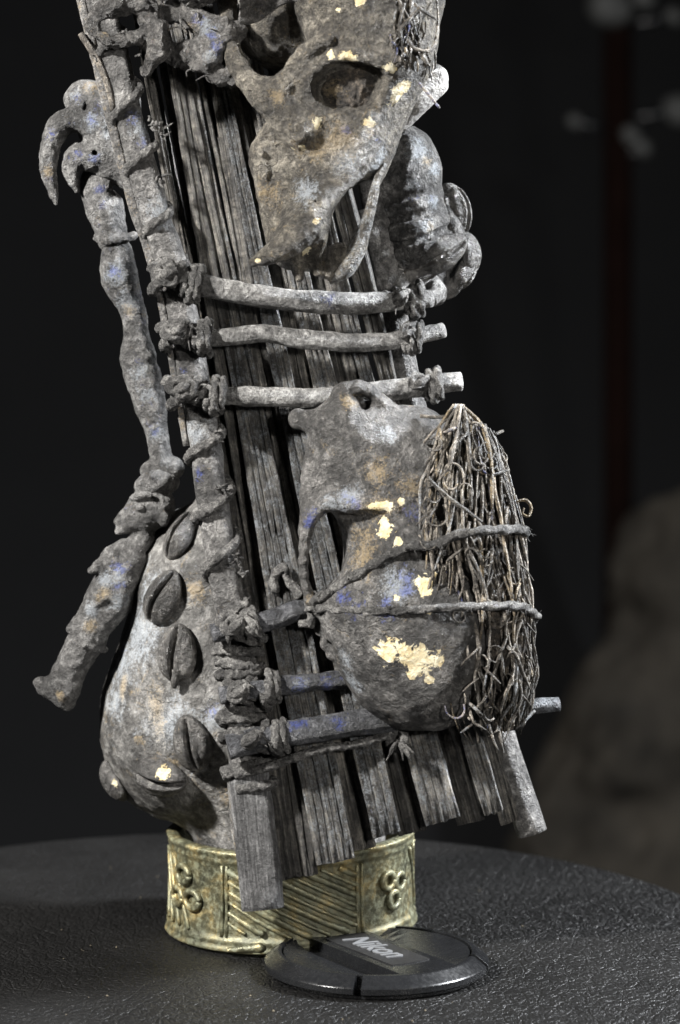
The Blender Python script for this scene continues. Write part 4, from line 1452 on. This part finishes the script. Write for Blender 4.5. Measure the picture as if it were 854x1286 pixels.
# ================================================================== CARVED FIGURE (left)
def carved():
    root = thing('carved_figure', 'crusted carved figure with hooked claw hand, long jointed limb, head and booted leg', 'figure', P(75, 888, -74))
    D = -72
    # claw hand
    s_ = Sculpt(P(35, 70, -130), P(215, 305, -15), 2.2)
    s_.ell(P(112, 128, D), (32, 22, 30), k=8)
    s_.cone(P(128, 150, D), P(140, 200, D), 34, 30, 14)
    s_.cone(P(150, 120, D), P(165, 220, D), 26, 22, 12)
    s_.tube(PP((128, 158, D + 14), (100, 150, D + 16), (78, 154, D + 16), (64, 180, D + 16), (60, 210, D + 18), (66, 236, D + 20), (70, 256, D + 22)), [18, 15, 14, 12, 11, 8.5, 3.5], 6, n=14)
    s_.tube(PP((138, 196, D + 8), (116, 196, D + 12), (96, 196, D + 12), (88, 214, D + 12), (96, 238, D + 12)), [20, 17, 13, 10, 5], 6, n=10)
    s_.ell(P(101, 128, D + 30), (7, 7, 14), rot=20, k=6, mode='sub')
    s_.cone(P(104, 124, D + 22), P(102, 136, D + 30), 4, 2.5, 4)
    s_.cone(P(119, 192, D + 40), P(119, 192, D), 4, 3, 2, 'sub')
    V, Q, N = s_.mesh(((4, 30), (1.6, 9)), 4)
    obj('claw_hand', V, Q, M['carved'], root, {'blue': spots(V, N, [(60, 168, 14), (92, 196, 14), (120, 200, 14), (110, 150, 12), (90, 120, 12)]), 'pale': spots(V, N, [(110, 155, 22), (118, 203, 14), (90, 115, 14), (140, 170, 24)]), 'ochre': spots(V, N, [(63, 220, 16), (116, 105, 20)])})
    # folded cloth / wrist lumps
    s_ = Sculpt(P(90, 190, -130), P(200, 330, -15), 2.2)
    s_.tube(PP((118, 226, D - 4), (122, 250, D - 4), (138, 268, D - 6)), [17, 17, 16], 6, n=6)
    s_.ell(P(124, 240, D + 10), (16, 10, 24), rot=20, k=4)
    s_.cone(P(132, 262, D - 4), P(142, 300, D - 8), 24, 20, 8)
    s_.tube(PP((122, 298, D), (142, 302, D + 12), (168, 296, D)), 5, 4, n=6)
    V, Q, N = s_.mesh(((3.5, 16), (1.4, 7)), 5)
    obj('wrist', V, Q, M['carved'], root, {'blue': spots(V, N, [(120, 235, 12), (130, 252, 10)])})
    # long jointed limb
    s_ = Sculpt(P(115, 290, -130), P(250, 610, -15), 2.2)
    s_.tube(PP((145, 308, D - 6), (151, 350, D - 6), (166, 388, D - 8), (172, 420, D - 8)), [16, 24, 16, 15], 6, n=9)
    s_.cone(P(170, 418, D - 8), P(174, 448, D - 8), 16, 25, 4)
    s_.tube(PP((178, 469, D - 8), (186, 500, D - 8), (196, 540, D - 8), (203, 580, D - 8)), [24, 21, 15, 13.5], 2, n=9)
    s_.cone(P(190, 592, D - 8), P(216, 588, D - 8), 15, 15, 6)
    for k in range(5):
        s_.cone(P(156 + k * 8, 434, D + 16), P(158 + k * 8, 452, D + 18), 2.0, 2.0, 2, 'sub')
    V, Q, N = s_.mesh(((3.5, 34), (1.2, 9)), 6)
    obj('jointed_limb', V, Q, M['carved'], root, {'pale': spots(V, N, [(148, 338, 28), (160, 385, 26), (172, 470, 22), (186, 500, 22), (196, 550, 18)]), 'blue': spots(V, N, [(140, 340, 14), (176, 458, 10), (192, 540, 12)]), 'ochre': spots(V, N, [(164, 392, 16)])})
    # head, looking out to the left
    s_ = Sculpt(P(125, 575, -130), P(250, 710, -15), 1.8)
    s_.ell(P(188, 640, D - 4), (34, 26, 28), rot=-28, k=6)
    s_.ell(P(166, 652, D - 2), (20, 18, 15), rot=-25, k=10)
    s_.cone(P(160, 646, D), P(147, 655, D), 8, 5, 6)                      # nose
    s_.cone(P(154, 664, D), P(148, 667, D), 7, 5, 5)                      # lips / chin
    s_.tube(PP((166, 626, D + 12), (176, 622, D + 20), (188, 622, D + 22)), [4, 5, 4], 4, n=5)   # brow
    s_.ell(P(176, 637, D + 22), (6, 5, 5), k=3)                           # eye
    s_.cone(P(156, 660, D + 16), P(168, 664, D + 20), 2, 1.5, 2, 'sub')   # mouth
    s_.ell(P(206, 652, D + 18), (7, 6, 10), rot=15, k=4)                  # ear
    s_.tube(PP((180, 610, D - 4), (196, 604, D + 6), (214, 606, D - 4)), [12, 13, 12], 6, n=6)
    s_.cone(P(180, 676, D - 4), P(164, 692, D - 4), 15, 14, 8)            # neck
    V, Q, N = s_.mesh(((1.6, 14), (0.9, 6)), 8)
    obj('head', V, Q, M['carved'], root, {'blue': spots(V, N, [(156, 686, 14)])})
    # torso and booted leg
    s_ = Sculpt(P(30, 670, -140), P(215, 905, -15), 2.2)
    s_.cone(P(160, 700, D - 2), P(138, 752, D - 2), 24, 29, 10)
    s_.cone(P(142, 702, D + 6), P(115, 716, D + 12), 16, 4.5, 7)             # breast
    s_.cone(P(138, 752, D - 2), P(112, 792, D - 4), 29, 24, 10)
    s_.cone(P(96, 786, D + 8), P(88, 790, D + 10), 9, 6, 8)
    s_.cone(P(112, 798, D - 4), P(84, 846, D - 2), 24, 20, 3)             # leg
    s_.tube(PP((88, 800, D + 6), (110, 812, D + 18), (132, 816, D)), 4, 3, n=6)
    s_.cone(P(84, 848, D - 2), P(80, 866, D - 2), 20, 19, 6)
    s_.cone(P(80, 866, D - 2), P(51, 858, D + 2), 19, 10, 8)               # foot
    s_.cone(P(54, 866, D), P(84, 882, D - 2), 9, 11, 4)
    s_.ell(P(128, 770, D + 28), (20, 7, 10), rot=-50, k=8, mode='sub')
    V, Q, N = s_.mesh(((3.2, 26), (1.4, 8)), 9)
    V[:, 2] = np.maximum(V[:, 2], 2)
    obj('torso_and_leg', V, Q, M['carved'], root, {'blue': spots(V, N, [(148, 712, 18), (155, 735, 14)]), 'pale': spots(V, N, [(130, 725, 20), (145, 760, 24), (110, 770, 18), (150, 720, 18)]), 'ochre': spots(V, N, [(126, 745, 22), (112, 785, 16), (78, 880, 14)])})
carved()

# ================================================================== SHELL-COVERED HORN (right)
def horn():
    root = thing('shell_covered_horn', 'dark ringed horn set with cowrie shells behind the upper skull', 'horn', P(545, 365, -70))
    s_ = Sculpt(P(420, 130, -180), P(620, 400, 40), 2.4)
    D = -62
    s_.cone(P(498, 205, D), P(520, 300, D), 50, 52, 10)
    s_.ell(P(505, 205, D), (52, 50, 44), rot=20, k=10)
    s_.cone(P(520, 300, D), P(540, 360, D), 50, 26, 14)
    # faceted cap: cut planes
    s_.half(P(520, 160, D), np.array([0.35, -0.25, 0.9]), 3)
    s_.half(P(548, 190, D), np.array([0.9, -0.15, 0.45]), 3)
    s_.half(P(505, 190, D + 42), np.array([-0.45, -0.85, 0.35]), 3)
    # ring grooves
    for (y, r) in ((236, 4), (262, 4.5), (292, 4)):
        n = 26
        pts = []
        for q in np.linspace(-0.4, math.pi + 0.4, n):
            pts.append(P(508 + 0.14 * (y - 200) + 52 * math.cos(q), y + 10 * math.sin(q) - 14 * math.cos(q), D + 50 * math.sin(q)))
        s_.tube(np.array(pts), r, 4, 'sub', n=20)
    V, Q, N = s_.mesh(((2.6, 30), (1.6, 8)), 15)
    obj('horn_core', V, Q, M['horn'], root, {'pale': spots(V, N, [(530, 185, 30), (550, 215, 20), (548, 250, 18), (540, 285, 24), (522, 235, 14)]), 'blue': spots(V, N, [(522, 245, 12), (548, 248, 10)]), 'ochre': spots(V, N, [(540, 200, 16), (545, 290, 16)])})
    for i, (x, y, d, sz, rot, nr) in enumerate((
            (577, 264, -60, 31, -14, (0.75, -0.65, 0.1)), (556, 318, -28, 36, 62, (0.25, -0.95, -0.15)), (590, 318, -62, 28, -8, (0.92, -0.3, 0.1)),
            (584, 342, -60, 26, 40, (0.8, -0.5, -0.3)), (570, 360, -58, 20, 35, (0.5, -0.7, -0.5)), (522, 352, -30, 28, 70, (0.0, -0.95, -0.3)))):
        cowrie(root, P(x, y, d), nr, sz, rot, 30 + i, wide=0.85, sink=0.25)
    V, Fc, A = sweep(smooth_path(PP((566, 236, -70), (560, 262, -56), (570, 296, -54), (560, 340, -66)), 20), [10, 14, 14, 10], 10, rough=3)
    obj('shell_bed', V, Fc, M['horn'], root, {'flow': A})
    # thin stays running down to the bars
    for pts in (PP((458, 262, -20), (470, 300, -22), (480, 345, -24)), PP((498, 340, -40), (505, 362, -20), (512, 380, -6)), PP((540, 352, -40), (548, 366, -20), (540, 378, 0))):
        V, Fc, A = sweep(smooth_path(pts, 12), [11, 12, 9], 10, rough=2.4)
        obj('stay', V, Fc, M['bar'], root, {'flow': A})
horn()

# ================================================================== BACKGROUND
def mound():
    # about 1.7 m behind the table, standing on the floor
    d = -6200.0
    s_ = Sculpt(np.array([-200, -d - 900, ZF]), np.array([3400, -d + 900, 700.0]), 30.0)
    def G(px, py): return P(px, py, d)
    s_.cone(G(880, 730), np.array([G(850, 1000)[0], -d, ZF + 300]), 230, 620, 200)
    s_.ell(G(860, 700), (170, 240, 180), k=200)
    s_.ell(G(800, 930), (260, 400, 330), rot=20, k=200)
    s_.ell(G(770, 1100), (260, 400, 320), k=200)
    V, Q, N = s_.mesh(((160, 420), (60, 130)), 5)
    V[:, 2] = np.maximum(V[:, 2], ZF)
    o = obj('mound', V, Q, M['mound'])
    tag(o, 'blurred brown-grey mottled mound standing in the dark behind the table', 'mound')
mound()
def stand():
    d = -7600.0
    b = P(775, 900, d)
    root = thing('stand', 'dim reddish post with pale blurred knobs in the dark background', 'stand', (b[0], b[1], ZF))
    t = P(775, -200, d)
    V, Fc, A = sweep(np.array([[b[0], b[1], ZF], [b[0], b[1], ZF + 1500], [t[0], t[1], t[2]]]), 62, 12, rough=6, rscale=90)
    obj('post', V, Fc, M['redwood'], root, {'flow': A})
    for (x, y, r) in ((765, 8, 95), (808, -4, 50), (722, 152, 36), (792, 170, 44), (806, 186, 40), (852, 138, 70), (846, 20, 40)):
        c = P(x, y, d + 60)
        s_ = Sculpt(c - 180, c + 180, 12)
        s_.ell(c, (r, r * 0.8, r * 0.9), rot=30, k=10)
        s_.ell(c + np.array([r * 0.4, 0, -r * 0.3]), (r * 0.6, r * 0.6, r * 0.6), k=20)
        V, Q, N = s_.mesh(((10, 60),), int(x))
        obj('knob', V, Q, M['pebble'], root)
        p = P(775, y + 10, d)
        V, Fc, A = sweep(np.array([c, (c + p) / 2 + np.array([0, 0, -10]), p]), 16, 8)
        obj('arm', V, Fc, M['plastic'], root, {'flow': A})
stand()

# crumbs of crust fallen on the leather
rg = random.Random(77)
acc = Acc()
for k in range(60):
    x, y = rg.gauss(300, 190), rg.uniform(1090, 1285)
    g = P(x, y, 0)
    cmx = np.array([0.0, -F * ct, F * st - ZT])
    t = cmx[2] / (cmx[2] - g[2])
    q = cmx + (g - cmx) * t
    if math.hypot(q[0] + 150, q[1] - 40) > 640:
        continue
    r = rg.choice((0.6, 0.8, 1.0, 1.5))
    pts = []
    for a, b, c in ((1, 0, 0), (-1, 0, 0), (0, 1, 0), (0, -1, 0), (0, 0, 1), (0, 0, -0.4)):
        pts.append(q + np.array([a, b, c]) * r * rg.uniform(0.6, 1.5) + np.array([0, 0, r * 0.5]))
    acc.add(np.array(pts), [[0, 2, 4], [2, 1, 4], [1, 3, 4], [3, 0, 4], [2, 0, 5], [1, 2, 5], [3, 1, 5], [0, 3, 5]])
tag(acc.obj('crumbs', M['crumb'], smooth=False), 'tiny tan crumbs scattered on the black leather', 'crumbs', kind='stuff')
